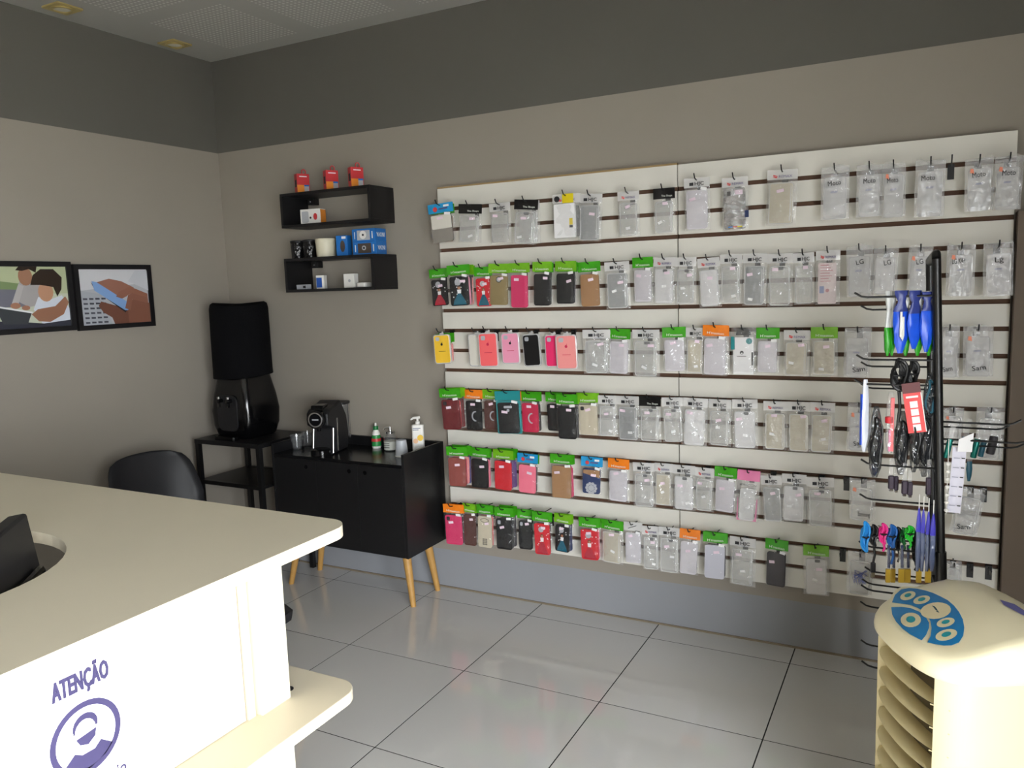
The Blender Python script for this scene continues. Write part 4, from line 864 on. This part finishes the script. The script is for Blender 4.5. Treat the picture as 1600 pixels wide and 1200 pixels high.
for ri, row in enumerate(ROWS):
    zs = Z0S - 0.3 * ri
    rw = ROWW[ri]
    for ci, it in enumerate(row):
        where = '%s hook row, %s from the sideboard' % (rw, ORD[ci])
        if len(it) == 1:
            p = hit(it[0], 600, 1, YP); lo = [hit(it[0], yy, 1, YP) for yy in range(200, 960, 4)]
            X = min(lo, key=lambda q: abs(q.z - zs)).x
            hook('empty black wire hook, ' + where, X, zs, 0.12); continue
        x0, x1, y0, y1, hd_, kind, op = it
        beh = op.get('b', [])
        front = 0.062 + 0.0195 * len(beh) + op.get('y', 0) + (0.03 if hd_ == 'P' else 0.0)
        Y = YP - front
        a = hit((x0+x1)/2, y0, 1, Y); b_ = hit((x0+x1)/2, y1, 1, Y); l_ = hit(x0, (y0+y1)/2, 1, Y); r_ = hit(x1, (y0+y1)/2, 1, Y)
        w, h = r_.x - l_.x, a.z - b_.z
        X = a.x; Z = a.z
        sp_ = op.get('s')
        if hd_ == 'P': desc = '%s case in plain bag%s' % (CWORD[kind], (' marked ' + op['w']) if op.get('w') else (' with blue scribble' if sp_ == 'scribble' else ''))
        elif hd_ == 'N': desc = '%s case in bare clear shell' % CWORD[kind]
        elif kind == 'boxed': desc = 'white boxed case with yellow-patched header'
        elif sp_ == 'silverprint': desc = 'crinkled silver pack with red logo'
        elif sp_ == 'printed': desc = 'pack with pale pink printed insert'
        elif hd_ == 'S': desc = 'white sleeve pack with teal seal'
        elif sp_ and sp_.startswith('girl'): desc = '%s case with %s glitter skirt' % (CWORD[kind], 'red' if 'r' in sp_[4:] else 'teal')
        elif sp_ == 'crescent': desc = '%s case with crescent, %s' % (CWORD[kind], HEADW[hd_])
        elif sp_ == 'mandala': desc = 'navy mandala case with blue header'
        else: desc = '%s case with %s' % (CWORD[kind], HEADW[hd_])
        seed = ri * 100 + ci
        rr = random.Random(seed + 5)
        tilt = radians(op.get('t', rr.uniform(-1.5, 1.5))); yaw = radians(rr.uniform(-5, 7))
        grp = 'phone case packs on the %s hook row' % rw
        pack(desc + ', ' + where, X, Y, Z, w, h, hd_, kind, sp_, tilt, yaw, seed, op.get('w'), True, grp)
        for k, c in enumerate(beh):
            hd2 = 'G' if hd_ in 'GTNB' else ('H' if hd_ in 'HK' else hd_)
            if hd_ == 'Y': hd2 = 'R'
            if hd_ == 'T': hd2 = 'O'
            pack('%s case pack %shanging behind the %s pack, %s row' % (CWORD[c], '' if len(beh) == 1 else ORD[k] + ' of those ', ORD[ci], rw), X + 0.004*(k % 2), Y + 0.0195*(k+1), Z - 0.004*((k+1) % 2), w*0.97, h*0.97, hd2, c, None, tilt*0.4 + radians(rr.uniform(-2, 2)), radians(rr.uniform(-1, 1)), seed + 50 + k, None, False, grp)
        hz = Z - 0.014 if hd_ != 'N' else Z
        hook('black wire hook of the %s pack from the sideboard, %s row' % (ORD[ci], rw), X, zs, front + 0.04, dz=hz - zs + 0.006)

# ================================================================ wire display rack standing in front of the panels
rk = thing('display_rack', 'black freestanding wire rack with long side hooks behind the air cooler', 'display rack', (3.77, -0.76, 0))
RO = Vector((3.77, -0.76, 0))
def rtube(nm, pts, r, n=10): return MB().tube([Vector(p) - RO for p in pts], r, n).build(nm, BLACKM, rk, True)
def post_x(y, z): return (3.782 - 0.0427*z) if y < -0.76 else (3.760 - 0.039*z)
for y, zt in ((-0.90, 1.628), (-0.62, 1.610)):
    rtube('post', [(post_x(y, 0.03), y, 0.03), (post_x(y, 0.8), y, 0.8), (post_x(y, zt), y, zt)], 0.012)
    rtube('post_sleeve', [(post_x(y, 0.03), y, 0.03), (post_x(y, 0.79), y, 0.79)], 0.0155)
ya, yb = -0.90, -0.62
rtube('top_arch', [(post_x(ya, 1.628), ya, 1.628), (post_x(ya, 1.64), ya + 0.008, 1.640), (post_x(ya, 1.64), ya + 0.04, 1.643), (post_x(yb, 1.62), yb - 0.04, 1.626), (post_x(yb, 1.61), yb - 0.006, 1.622), (post_x(yb, 1.61), yb, 1.610)], 0.012)
for z in (0.25, 0.62, 1.0, 1.36): rtube('cross_bar', [(post_x(ya, z), ya, z), (post_x(yb, z), yb, z)], 0.006, 8)
for y in (ya, yb): rtube('foot', [(3.60, y, 0.014), (3.95, y, 0.014)], 0.014)
rtube('foot_bar', [(3.775, ya, 0.016), (3.77, yb, 0.016)], 0.012)
FRONT_L = [(1335,458),(1338,555),(1335,593),(1345,718),(1343,772),(1342,846),(1345,914),(1346,1033)]
REAR_L = [(1345,478),(1345,566),(1345,600),(1345,832),(1351,886),(1347,905),(1344,940),(1345,1000)]
HK = []
for y, lst in ((ya, FRONT_L), (yb, REAR_L)):
    for px, py in lst:
        p = hit(px, py, 1, y); z = p.z - 0.012; xp = post_x(y, z)
        rtube('hook', [(xp, y, z), (p.x + 0.035, y, z - 0.001), (p.x + 0.018, y, z + 0.002), (p.x, y, z + 0.013)], 0.0032, 6); HK.append((y, p.x, z))
for y, px, py in ((ya, 1596, 657), (ya, 1612, 686), (yb, 1578, 665), (yb, 1601, 694)):
    p = hit(px, py, 1, y); z = p.z - 0.013; xp = post_x(y, z)
    rtube('hook', [(xp, y, z), (p.x - 0.035, y, z - 0.001), (p.x - 0.018, y, z + 0.003), (p.x, y, z + 0.014)], 0.0032, 6)
# goods on the rack
BLUEB = mat('blue_bag', (30, 84, 214), 0.3, var=0.2, scale=30); NAVYB = mat('navy_bag_top', (50, 62, 130), 0.35, var=0.2, scale=30); GREENB = mat('green_bag', (44, 150, 32), 0.35, var=0.3, scale=30); WHITEB = mat('white_bag', (206, 208, 206), 0.35, var=0.1, scale=30)
CABLE = mat('black_cable', (14, 14, 15), 0.4); PURP = mat('violet_blue_pack', (70, 66, 186), 0.35, var=0.15, scale=30); GBLUE = film('grey_blue_pack', (104, 116, 150), 0.75, gloss=0.4, bump=0.6); YTAG = mat('yellow_tag', (206, 170, 60), 0.4, var=0.1); TEALT = mat('teal_metallic', (24, 118, 108), 0.25, metal=0.5); SMOKEF = film('dark_pouch_film', (52, 54, 58), 0.55, gloss=0.6, bump=1.0, rough=0.12)
def dims(x0, x1, y0, y1, Y):
    a = hit((x0+x1)/2, y0, 1, Y); b_ = hit((x0+x1)/2, y1, 1, Y); l_ = hit(x0, (y0+y1)/2, 1, Y); r_ = hit(x1, (y0+y1)/2, 1, Y)
    return a.x, a.z, r_.x - l_.x, a.z - b_.z
def soft_bag(parent, nm, w, z1, z0, m, prof, th=0.012, yaw=0.0):
    rings = []
    rn = random.Random(int(w*1e5) + len(prof))
    for k, f in enumerate(prof):
        z = z1 + (z0 - z1) * k / (len(prof) - 1)
        rings.append([(w/2*f*cos(q)*rn.uniform(.85, 1.12), th*(0.3 + 0.7*min(1, f))*sin(q)*(0.35 if k in (0, len(prof)-1) else 1)*rn.uniform(.55, 1.25), z + rn.uniform(-.004, .004)*(0 < k < len(prof)-1)) for q in [-2*pi*j/12 for j in range(12)]])
    return MB().loft(rings).build(nm, m, parent, True)
def cable_bag(lab, x0, x1, y0, y1, Y, mu, ml, split, cable=False, grp='cable bags on the rack'):
    X, Z, w, h = dims(x0, x1, y0, y1, Y)
    yaw = radians(random.Random(x0).uniform(20, 40)); w = w / cos(yaw)
    t = thing('cable_bag', lab, 'cable pack', (X, Y, Z), yaw, grp)
    soft_bag(t, 'bag_top', w, 0.004, -h*split, mu, [.95, .85, .5, .75, 1.0], 0.009); soft_bag(t, 'bag_bottom', w, -h*split, -h, ml, [1.0, 1.05, 1.0, .75, .3], 0.010)
    if cable: MB().tube([(-w*.1, -0.014, -h*.32), (-w*.12, -0.015, -h*.72), (-w*.02, -0.015, -h*.78), (w*.04, -0.015, -h*.7), (w*.02, -0.014, -h*.4)], 0.0035, 6).build('white_cable', WHITE, t, True)
    return t
cable_bag('blue cable bag showing a white cable, top hook of the rack', 1397, 1421, 456, 552, ya, NAVYB, BLUEB, .32, True)
cable_bag('blue cable bag between two others on the top rack hook', 1420, 1441, 456, 545, ya + 0.004, NAVYB, BLUEB, .38)
cable_bag('blue cable bag nearest the rack post, top hook', 1440, 1459, 458, 550, ya + 0.008, NAVYB, BLUEB, .3)
for k, (x0, x1) in enumerate(((1384, 1394), (1391, 1401), (1411, 1424), (1430, 1443), (1447, 1461))):
    cable_bag('white cable bag with green bottom, %s from the tip of the rear top rack hook' % ORD[k], x0, x1, 457, 556, ya + 0.02, WHITEB, GREENB, .55, grp='white and green cable bags on the rack')
def loops(t, m, cx, cz, rx, rz_, n, r, yw=0.02):
    for k in range(n):
        f = 1 - 0.13*k; off = (k - n/2)*yw/n
        MB().tube([(cx + rx*f*cos(a) + 0.004*sin(3*a+k), off + 0.003*sin(2*a + k), cz + rz_*f*sin(a)) for a in [2*pi*j/20 for j in range(21)]], r, 6, cap=False).build('cable_turn', m, t, True)
def coil(lab, x0, x1, y0, y1, Y, m, n=4, r=0.0032, tail=None, plug=False, grp='coiled cables on the rack'):
    X, Z, w, h = dims(x0, x1, y0, y1, Y)
    t = thing('coiled_cable', lab, 'cable', (X, Y, Z), radians(15), grp)
    loops(t, m, 0, -h/2, max(w/2 - r, 0.004), h/2 - r, n, r); MB().tube([(-w*.4, -0.010, -h*.5), (0, -0.018, -h*.52), (w*.4, -0.010, -h*.5)], 0.003, 6).build('cable_tie', BLACKS, t, True)
    if tail: MB().tube([(0, -0.006, -h*.9), (0.004, -0.008, -h - tail*.5), (0, -0.006, -h - tail)], r, 6).build('cable_tail', m, t, True)
    if plug: box('plug', BLACKS, t, -0.007, 0.007, -0.012, -0.002, -h - (tail or 0) - 0.03, -h - (tail or 0), 0.002); box('plug_tip', CHROME, t, -0.005, 0.005, -0.010, -0.004, -h - (tail or 0) - 0.044, -h - (tail or 0) - 0.03)
    return t
coil('large black coiled cable above the red card on the rack', 1391, 1419, 558, 612, ya + 0.01, CABLE, 5, 0.0045, 0.09)
coil('slim black coiled cable behind the red card on the rack', 1416, 1436, 560, 606, ya + 0.03, CABLE, 4, 0.0045, 0.06)
X, Z, w, h = dims(1408, 1437, 598, 676, ya - 0.01)
t = thing('red_card_pack', 'red hanging card pack with white squares on the rack', 'card pack', (X, ya - 0.012, Z), rot=(0, radians(-9), radians(4)))
box('card', mat('coral_red_card', (226, 66, 66), 0.45), t, -w/2, w/2, -0.002, 0.002, -h, -h*0.2); box('dark_top', mat('dark_red_top', (92, 22, 24), 0.4), t, -w/2, w/2, -0.004, 0.004, -h*0.2, 0)
box('white_bar', PAPER, t, -w*.36, w*.3, -0.0028, -0.002, -h*.30, -h*.26); box('white_edge', PAPER, t, w*.45, w*.5, -0.0027, -0.002, -h*.99, -h*.21)
for k in range(4): box('white_square', PAPER, t, -w*.20, w*.22, -0.0028, -0.002, -h*(.50 + .155*k), -h*(.37 + .155*k))
X, Z, w, h = dims(1347, 1358, 593, 706, ya)
t = thing('striped_pouch', 'narrow white pouch with blue edge at the rack hook tip', 'pouch', (X, ya, Z), radians(30))
soft_bag(t, 'pouch', w*1.25, 0, -h, mat('pouch_white', (214, 218, 228), 0.35, var=0.08, scale=40), [.5, .8, .95, 1, 1, .9, .4], 0.008); box('blue_edge', BLUEB, t, -w*.66, -w*.5, -0.004, 0.004, -h*.9, -h*.2)
for k, (x0, x1, y0, y1, Y, lab) in enumerate(((1358,1381,638,746,ya,'dark cable pouch with a blue tip next to the striped pouch'), (1398,1422,645,742,ya+.02,'dark cable pouch hanging below the large coiled cable'), (1422,1438,655,738,ya,'dark cable pouch hanging below the red card'), (1436,1458,640,745,ya+.02,'dark cable pouch hanging against the rack post'), (1444,1462,585,655,ya+.01,'dark teal cable pouch beside the red card'))):
    X, Z, w, h = dims(x0, x1, y0, y1, Y); t = thing('cable_pouch', lab, 'cable pack', (X, Y, Z), radians(25), 'dark cable pouches on the rack')
    soft_bag(t, 'pouch', w*1.1, 0.006, -h, SMOKEF, [.3, .6, .85, 1, 1, .9, .75, .35], 0.016); loops(t, CABLE if k != 4 else CASEM['teal'], 0, -h*.48, w*.36, h*.36, 4, 0.0032, 0.018)
    if k == 0: soft_bag(t, 'blue_tip', w*.45, -h*.78, -h*.98, CASEM['navy'], [.6, 1, .9, .3], 0.009)
X, Z, w, h = dims(1386, 1399, 612, 708, ya - 0.006)
t = thing('red_strip_pack', 'narrow red and pink cable pack in clear film on the rack', 'cable pack', (X, ya - 0.006, Z), radians(20))
soft_bag(t, 'film', w*1.2, 0, -h, BAG, [.4, .8, 1, 1, 1, .5], 0.01); box('red_strip', CASEM['coral'], t, 0, w*.42, -0.003, 0.003, -h*.97, -h*.1); MB().lathe([(0.0, 0), (0.011, 0.003), (0.011, 0.02), (0, 0.024)], 12).build('red_plug', CASEM['red'], t, True, (-w*.18, 0, -h*.52)); box('pink_strip', PINKH, t, -w*.2, w*.02, -0.004, 0.002, -h*.97, -h*.62)
for k, (x0, x1, y0, y1, Y) in enumerate(((1388,1397,742,764,ya), (1397,1404,743,766,ya+.03), (1409,1418,750,772,ya), (1418,1426,752,774,ya+.02), (1447,1455,745,773,ya))):
    X, Z, w, h = dims(x0, x1, y0, y1, Y); t = thing('adapter_pack', 'small dark adapter in clear strip, %s from the hook tip below the cable pouches' % ORD[k], 'adapter', (X, Y, Z), radians(20), 'small adapters on the rack')
    box('adapter', mat('plum_adapter', (48, 34, 52), 0.4), t, -w/2, w/2, -0.006, 0.006, -h, -0.002, 0.003); MB().grid(lambda u, v: ((u-.5)*w*.8, 0.002*sin(5*v), 0.055*v - 0.004), 2, 4).build('clear_strip', BAGW, t, True); box('metal_end', CHROME, t, -w*.3, w*.3, -0.004, 0.004, -h - 0.006, -h)
COLC = dict(sky=mat('sky_blue_cable', (28, 134, 206), 0.45), pinkc=mat('pink_cable', (226, 40, 134), 0.45), greenc=mat('bright_green_cable', (30, 184, 44), 0.45), dgreen=mat('dark_green_cable', (20, 98, 44), 0.45), whitec=WHITE, blackc=CABLE, navyc=mat('mid_blue_cable', (28, 92, 164), 0.45))
for x0, x1, y0, y1, Y, c, lab, tail, plug in ((1345,1359,812,862,ya,'sky','sky blue flat cable bundle at the lower rack hook tip',0,False), (1359,1371,817,853,ya+.01,'blackc','black flat cable bundle with USB plug beside the sky blue one',.05,True), (1369,1376,819,836,ya+.03,'whitec','white flat cable bundle behind the pink one',.02,False), (1374,1386,815,850,ya,'pinkc','pink flat cable bundle on the lower rack hook',.02,False),
      (1386,1401,817,855,ya+.01,'navyc','mid blue flat cable bundle beside the pink one',.05,False), (1400,1408,821,862,ya+.03,'blackc','black flat cable bundle behind the mid blue one',.03,False), (1407,1416,822,850,ya+.02,'dgreen','dark green flat cable bundle beside the bright green one',.02,False), (1414,1428,819,845,ya,'greenc','bright green flat cable bundle on the lower rack hook',.02,False), (1427,1434,827,880,ya+.02,'blackc','long black flat cable bundle beside the violet packs',.02,False)):
    coil(lab, x0, x1, y0, y1, Y, COLC[c], 5, 0.0034, tail, plug, 'coloured cable bundles on the rack')
for k, (x0, x1, Y) in enumerate(((1385,1392,ya), (1393,1400,ya+.03), (1405,1414,ya), (1414,1424,ya+.02), (1433,1441,ya-.01), (1447,1456,ya-.01))):
    X, Z, w, h = dims(x0, x1, 852, 910, Y); t = thing('tagged_cable_pack', 'clear cable pack ending in a yellow tag, %s from the lower rack hook tip' % ORD[k], 'cable pack', (X, Y, Z), radians(18), 'yellow-tagged packs on the rack')
    soft_bag(t, 'film', w*1.05, 0, -h*.64, BAG, [.6, .9, 1, 1, 1], 0.007); MB().tube([(0, 0, 0.0), (0.002, 0, -h*.6)], 0.004, 6).build('cable', CASEM['navy'], t, True); box('yellow_tag', YTAG, t, -w/2, w/2, -0.004, 0.004, -h, -h*.64)
for k, (x0, x1, Y) in enumerate(((1432,1440,ya-.02), (1439,1447,ya-.015), (1447,1455,ya-.02), (1454,1463,ya-.03))):
    X, Z, w, h = dims(x0, x1, 799 + 3*k, 893, Y); t = thing('stylus_pack', 'long violet and grey pack, %s from the rack post' % ORD[3-k], 'accessory pack', (X, Y, Z), radians(15), 'violet packs on the rack')
    soft_bag(t, 'violet_top', w*1.0, 0.012, -h*.34, PURP, [.25, .7, .95, 1], 0.007); soft_bag(t, 'grey_body', w*1.0, -h*.34, -h, GBLUE, [1, 1, .98, .9, .6], 0.007); MB().tube([(0, 0, 0.05), (0, 0, -0.01)], 0.0015, 5).build('hang_thread', WHITE, t)
for k, (x0, x1, y0, y1, Y, m) in enumerate(((1480,1490,686,716,ya,TEALT), (1503,1514,683,702,yb,CASEM['teal']), (1522,1533,686,716,yb,TEALT), (1533,1543,688,714,yb+.03,CASEM['teal']), (1546,1561,682,710,yb+.06,CASEM['charcoal']))):
    X, Z, w, h = dims(x0, x1, y0, y1, Y); t = thing('hanging_adapter', '%s cylinder adapter, %s from the post on the partition side of the rack' % ('teal metallic' if m is TEALT else ('dark teal' if k != 4 else 'grey'), ORD[k]), 'adapter', (X, Y, Z), rot=(0, radians(10), 0), group='small adapters on the partition side of the rack')
    MB().lathe([(w*.42, -h), (w*.48, -h*.96), (w*.48, -0.004), (w*.42, 0)], 16).build('cylinder', m, t, True); MB().grid(lambda u, v: ((u-.5)*w*.8, 0.002*sin(5*v), 0.062*v - 0.003), 2, 4).build('clear_strip', BAGW, t, True)
X, Z, w, h = dims(1489, 1511, 700, 803, ya - 0.01)
t = thing('price_list', 'white paper price list hanging from the rack side hook', 'price list', (X, ya - 0.006, Z), rot=(0, radians(3), radians(8)))
MB().grid(lambda u, v: ((u-.5)*w, 0.004*sin(3*u) - 0.003*sin(4*v), -h + h*v), 4, 8).build('sheet', mat('lilac_paper', (214, 212, 226), 0.7), t, True)
for k in range(6): box('price_line', INKB, t, w*.18, w*.42, -0.0052, -0.0045, -h*(.16 + .145*k), -h*(.145 + .145*k)); box('item_line', mat('grey_ink', (150, 150, 168), 0.6), t, -w*.4, w*.05, -0.0052, -0.0045, -h*(.16 + .145*k), -h*(.15 + .145*k))
MB().grid(lambda u, v: (-w*.2 + u*w*1.1, -0.01 + 0.012*u, -0.01 + 0.035*v + 0.02*u*v), 4, 3).build('folded_corner', PAPER, t, True)
X, Z, w, h = dims(1510, 1520, 718, 752, yb); t = thing('teal_strip_pack', 'teal strip pack below the price list hook', 'accessory pack', (X, yb, Z), radians(20)); soft_bag(t, 'teal_body', w, -0.006, -h, CASEM['teal'], [.9, 1, .8, .45], 0.006); MB().grid(lambda u, v: ((u-.5)*w*.9, 0, -0.008 + 0.075*v), 1, 3).build('clear_strip', BAGW, t)
X, Z, w, h = dims(1476, 1482, 718, 803, ya - 0.012); t = thing('bead_string', 'string of white beads hanging along the rack post', 'bead string', (X + 0.004, ya - 0.014, Z))
MB().tube([(0, 0, 0.06), (0, 0, -h)], 0.001, 5).build('string', WHITE, t)
for k in range(7): MB().lathe([(0, -0.006), (0.005, -0.004), (0.0065, 0), (0.005, 0.004), (0, 0.006)], 10).build('bead', WHITE, t, True, (0, 0, -h*(k + .5)/7))

# ================================================================ evaporative air cooler
fan = thing('air_cooler', 'cream portable air cooler with blue oval control panel and louvres', 'air cooler', (3.694, -1.428, 0), math.atan2(-0.877, 0.48))
FM = Matrix.Translation((3.694, -1.428, 0)) @ Matrix.Rotation(math.atan2(-0.877, 0.48), 4, 'Z'); FI = FM.inverted()
CRM = mat('cream_plastic', (226, 213, 172), 0.38, var=0.02); CRM2 = mat('pale_cream_plastic', (238, 228, 194), 0.35)
HWF, HDF, CYF, BUL = 0.18, 0.19, 0.165, 0.03
def outline(n=96, sc=1.0):
    pts = []
    for k in range(n):
        a = 2*pi*k/n; c, s_ = cos(a), sin(a)
        x = HWF*math.copysign(abs(c)**0.36, c); y = HDF*math.copysign(abs(s_)**0.36, s_)
        if y < 0: y -= BUL*(1 - (x/HWF)**2)*min(1, -y/HDF)
        pts.append((x*sc, CYF + y*sc))
    return pts
def front_y(x): return CYF - HDF*max(0.0, 1 - abs(x/HWF)**(2/0.36))**0.18 - BUL*(1 - (x/HWF)**2)
O_ = outline()
MB().loft([[(p[0]*f, CYF + (p[1]-CYF)*f, z) for p in O_] for z, f in ((0.03, .95), (0.05, 1.0), (0.16, 1.0), (0.285, 1.0))]).build('lower_housing', CRM, fan, True)
def clip(p):
    return (p[0], max(p[1], 0.075)) if -0.152 < p[0] < 0.128 and p[1] < 0.075 else p
MB().loft([[(*clip(p), z) for p in O_] for z in (0.2852, 0.715)], cap=False).build('rear_housing', CRM, fan)
DKC = mat('recess_shade_brown', (84, 74, 54), 0.8)
box('recess_shade_sheet', DKC, fan, -0.15, 0.12, 0.070, 0.074, 0.286, 0.714)  # dark sheet behind the louvres: shade of the recess put into colour
for k in range(8):
    z = 0.672 - 0.054*k
    def slat(u, v, z=z):
        x = -0.1525 + 0.279*u; ang = v*2*pi
        # lens-shaped section leaning back
        q = 0.5 - 0.5*cos(ang); thick = 0.0035*sin(ang)
        return (x, front_y(x) + 0.011 + 0.055*q + 0.2*thick, z - 0.022 - 0.006*q + thick)
    MB().grid(slat, 14, 8).build('louvre', CRM, fan, True)
    gx = 0.105; MB().add([(0.128, front_y(0.128) - 0.0006, z - 0.021), (0.160, front_y(0.160) - 0.0006, z - 0.021), (0.160, front_y(0.160) - 0.0006, z - 0.018), (0.128, front_y(0.128) - 0.0006, z - 0.018)], [(0, 1, 2, 3)]).build('groove_line', mat('cream_groove', (196, 182, 140), 0.5), fan)
ZT = ((-0.25, .75), (-0.09, .757), (-0.02, .77), (0.06, .80), (0.13, .822), (0.19, .828), (0.26, .81), (0.335, .765), (0.5, .76))
def zt(y):
    for (a, za), (b_, zb_) in zip(ZT, ZT[1:]):
        if y <= b_:
            f = (y - a)/(b_ - a); f = max(0, min(1, f)); return za + (zb_ - za)*f
    return ZT[-1][1]
rings = []
for f, mode in ((1.0, 'b'), (1.015, 'c'), (1.02, 'd'), (1.012, -0.018), (0.985, -0.006), (0.94, 0), (0.85, 0), (0.7, 0), (0.55, 0), (0.4, 0), (0.25, 0), (0.12, 0), (0.02, 0)):
    ring = []
    for p in O_:
        x, y = p[0]*f, CYF + (p[1]-CYF)*f
        z = 0.715 if mode == 'b' else (0.719 if mode == 'c' else (0.728 if mode == 'd' else zt(y) + mode - 0.012*(x/HWF)**2))
        ring.append((x, y, z))
    rings.append(ring)
MB().loft(rings).build('top_cap', CRM2, fan, True)
def on_cap(px, py, lift=0.0015):
    z = 0.8
    for _ in range(25):
        p = FI @ hit(px, py, 2, z); z = 0.6*z + 0.4*(zt(p.y) - 0.012*(p.x/HWF)**2)
    p = FI @ hit(px, py, 2, z); return Vector((p.x, p.y, z + lift))
def decal(nm, px_pts, m, parent, lift):
    pts = [on_cap(px, py, lift) for px, py in px_pts]
    c = sum(pts, Vector())/len(pts); c = Vector((c.x, c.y, zt(c.y) - 0.012*(c.x/HWF)**2 + lift + 0.0004)); n = len(pts)
    mid = []
    for p in pts:
        q = (p + c)/2; mid.append(Vector((q.x, q.y, zt(q.y) - 0.012*(q.x/HWF)**2 + lift)))
    vs = [tuple(p) for p in pts] + [tuple(p) for p in mid] + [tuple(c)]
    fs = [(k, (k+1) % n, n+(k+1) % n, n+k) for k in range(n)] + [(n+k, n+(k+1) % n, 2*n) for k in range(n)]
    o = MB().add(vs, fs).build(nm, m, parent)
    me = o.data
    for pl_ in me.polygons:
        if pl_.normal.z < 0: pl_.flip()
    return o
PBL = mat('panel_blue', (10, 122, 184), 0.35); TEALB = mat('button_teal', (24, 150, 160), 0.35); BTN = mat('button_cream', (226, 212, 172), 0.4)
upper = [(1393.5,943),(1397,933),(1403,925),(1413,920.5),(1425,920.5),(1440,922.5),(1460,929),(1480,939),(1495,952),(1504,968),(1507,985),(1504,1000),(1495,1009),(1480,1011.5),(1465,1009.5),(1449,1005.5),(1454,996),(1455.5,982),(1453.5,972),(1448,963),(1437,953),(1423,947),(1408,945)]
leaf = [(1392.5,950.5),(1394,962),(1400,973),(1410,984),(1422,993),(1440,1002.5),(1447,994),(1451.5,983),(1451.5,975),(1446,965),(1436,957.5),(1423,952),(1408,950)]
# the upper field is concave: build it as a strip between its outer and inner edge
def strip(nm, outer, inner, m, parent, lift, n=18):
    def samp(poly, t):
        d = [0]
        for a, b_ in zip(poly, poly[1:]): d.append(d[-1] + math.hypot(b_[0]-a[0], b_[1]-a[1]))
        t *= d[-1]
        for i in range(len(poly)-1):
            if t <= d[i+1] + 1e-9:
                f = (t - d[i])/(d[i+1]-d[i]); return (poly[i][0]*(1-f)+poly[i+1][0]*f, poly[i][1]*(1-f)+poly[i+1][1]*f)
        return poly[-1]
    def fn(u, v):
        a, b_ = samp(outer, u), samp(inner, u); return tuple(on_cap(a[0]*(1-v)+b_[0]*v, a[1]*(1-v)+b_[1]*v, lift))
    return MB().grid(fn, n, 4).build(nm, m, parent)
plate_pts = [(1450 + (p[0]-1450)*1.07, 965 + (p[1]-965)*1.08) for p in upper[:16]] + [(1450 + (p[0]-1450)*1.07, 966 + (p[1]-966)*1.09) for p in reversed(leaf[:6])]
panel = decal('control_panel', plate_pts, CRM2, fan, 0.0012)
strip('blue_field', upper[:16], [upper[0]] + list(reversed(upper[16:])) + [upper[15]], PBL, panel, 0.003)
decal('blue_leaf', leaf, PBL, panel, 0.003)
for k, (cx, cy, rx, ry, ang) in enumerate(((1418.5,933.5,12.5,6.5,-.3), (1440,940,13.5,6.3,-.25), (1462,957,24,13,-.1), (1477.5,975.5,14.5,7,-.25), (1478.5,995,17.5,8.5,-.25), (1423,971.5,16,11.5,0))):
    def el(f): return [(cx + f*(rx*cos(a)*cos(ang) - ry*sin(a)*sin(ang)), cy + f*(rx*cos(a)*sin(ang) + ry*sin(a)*cos(ang))) for a in [2*pi*j/18 for j in range(18)]]
    bt_ = decal('button' if k != 2 else 'brand_oval', el(1), BTN, panel, 0.0046)
    if k != 2: decal('button_centre', [(cx + 0.45*(p[0]-cx), cy + 0.45*(p[1]-cy)) for p in el(1)], TEALB, bt_, 0.006)
    else:
        for q in range(3): decal('brand_text', [(1456 + 3*q, 950 + 4*q), (1460 + 3*q, 951 + 4*q), (1464 + 2*q, 955 + 3*q), (1460 + 2*q, 954 + 3*q)], CASEM['teal'], bt_, 0.006)
decal('rear_label', [(1562, 938), (1585, 945), (1608, 960), (1608, 967), (1590, 958), (1568, 946)], mat('violet_label', (110, 110, 170), 0.4), fan, 0.002)
y_ = front_y(-0.10); box('brand_label', PAPER, fan, -0.125, -0.085, y_ - 0.004, y_ + 0.004, 0.20, 0.275)
for k in range(3): box('label_line', PBL, fan, -0.12, -0.09, y_ - 0.0048, y_ - 0.004, 0.21 + 0.022*k, 0.222 + 0.022*k)
for x in (-0.13, 0.13):
    for y in (0.02, 0.27): MB().lathe([(0.012, 0), (0.02, 0.004), (0.02, 0.026), (0.014, 0.032)], 14).build('caster', BLACKS, fan, True, (x, y, 0))
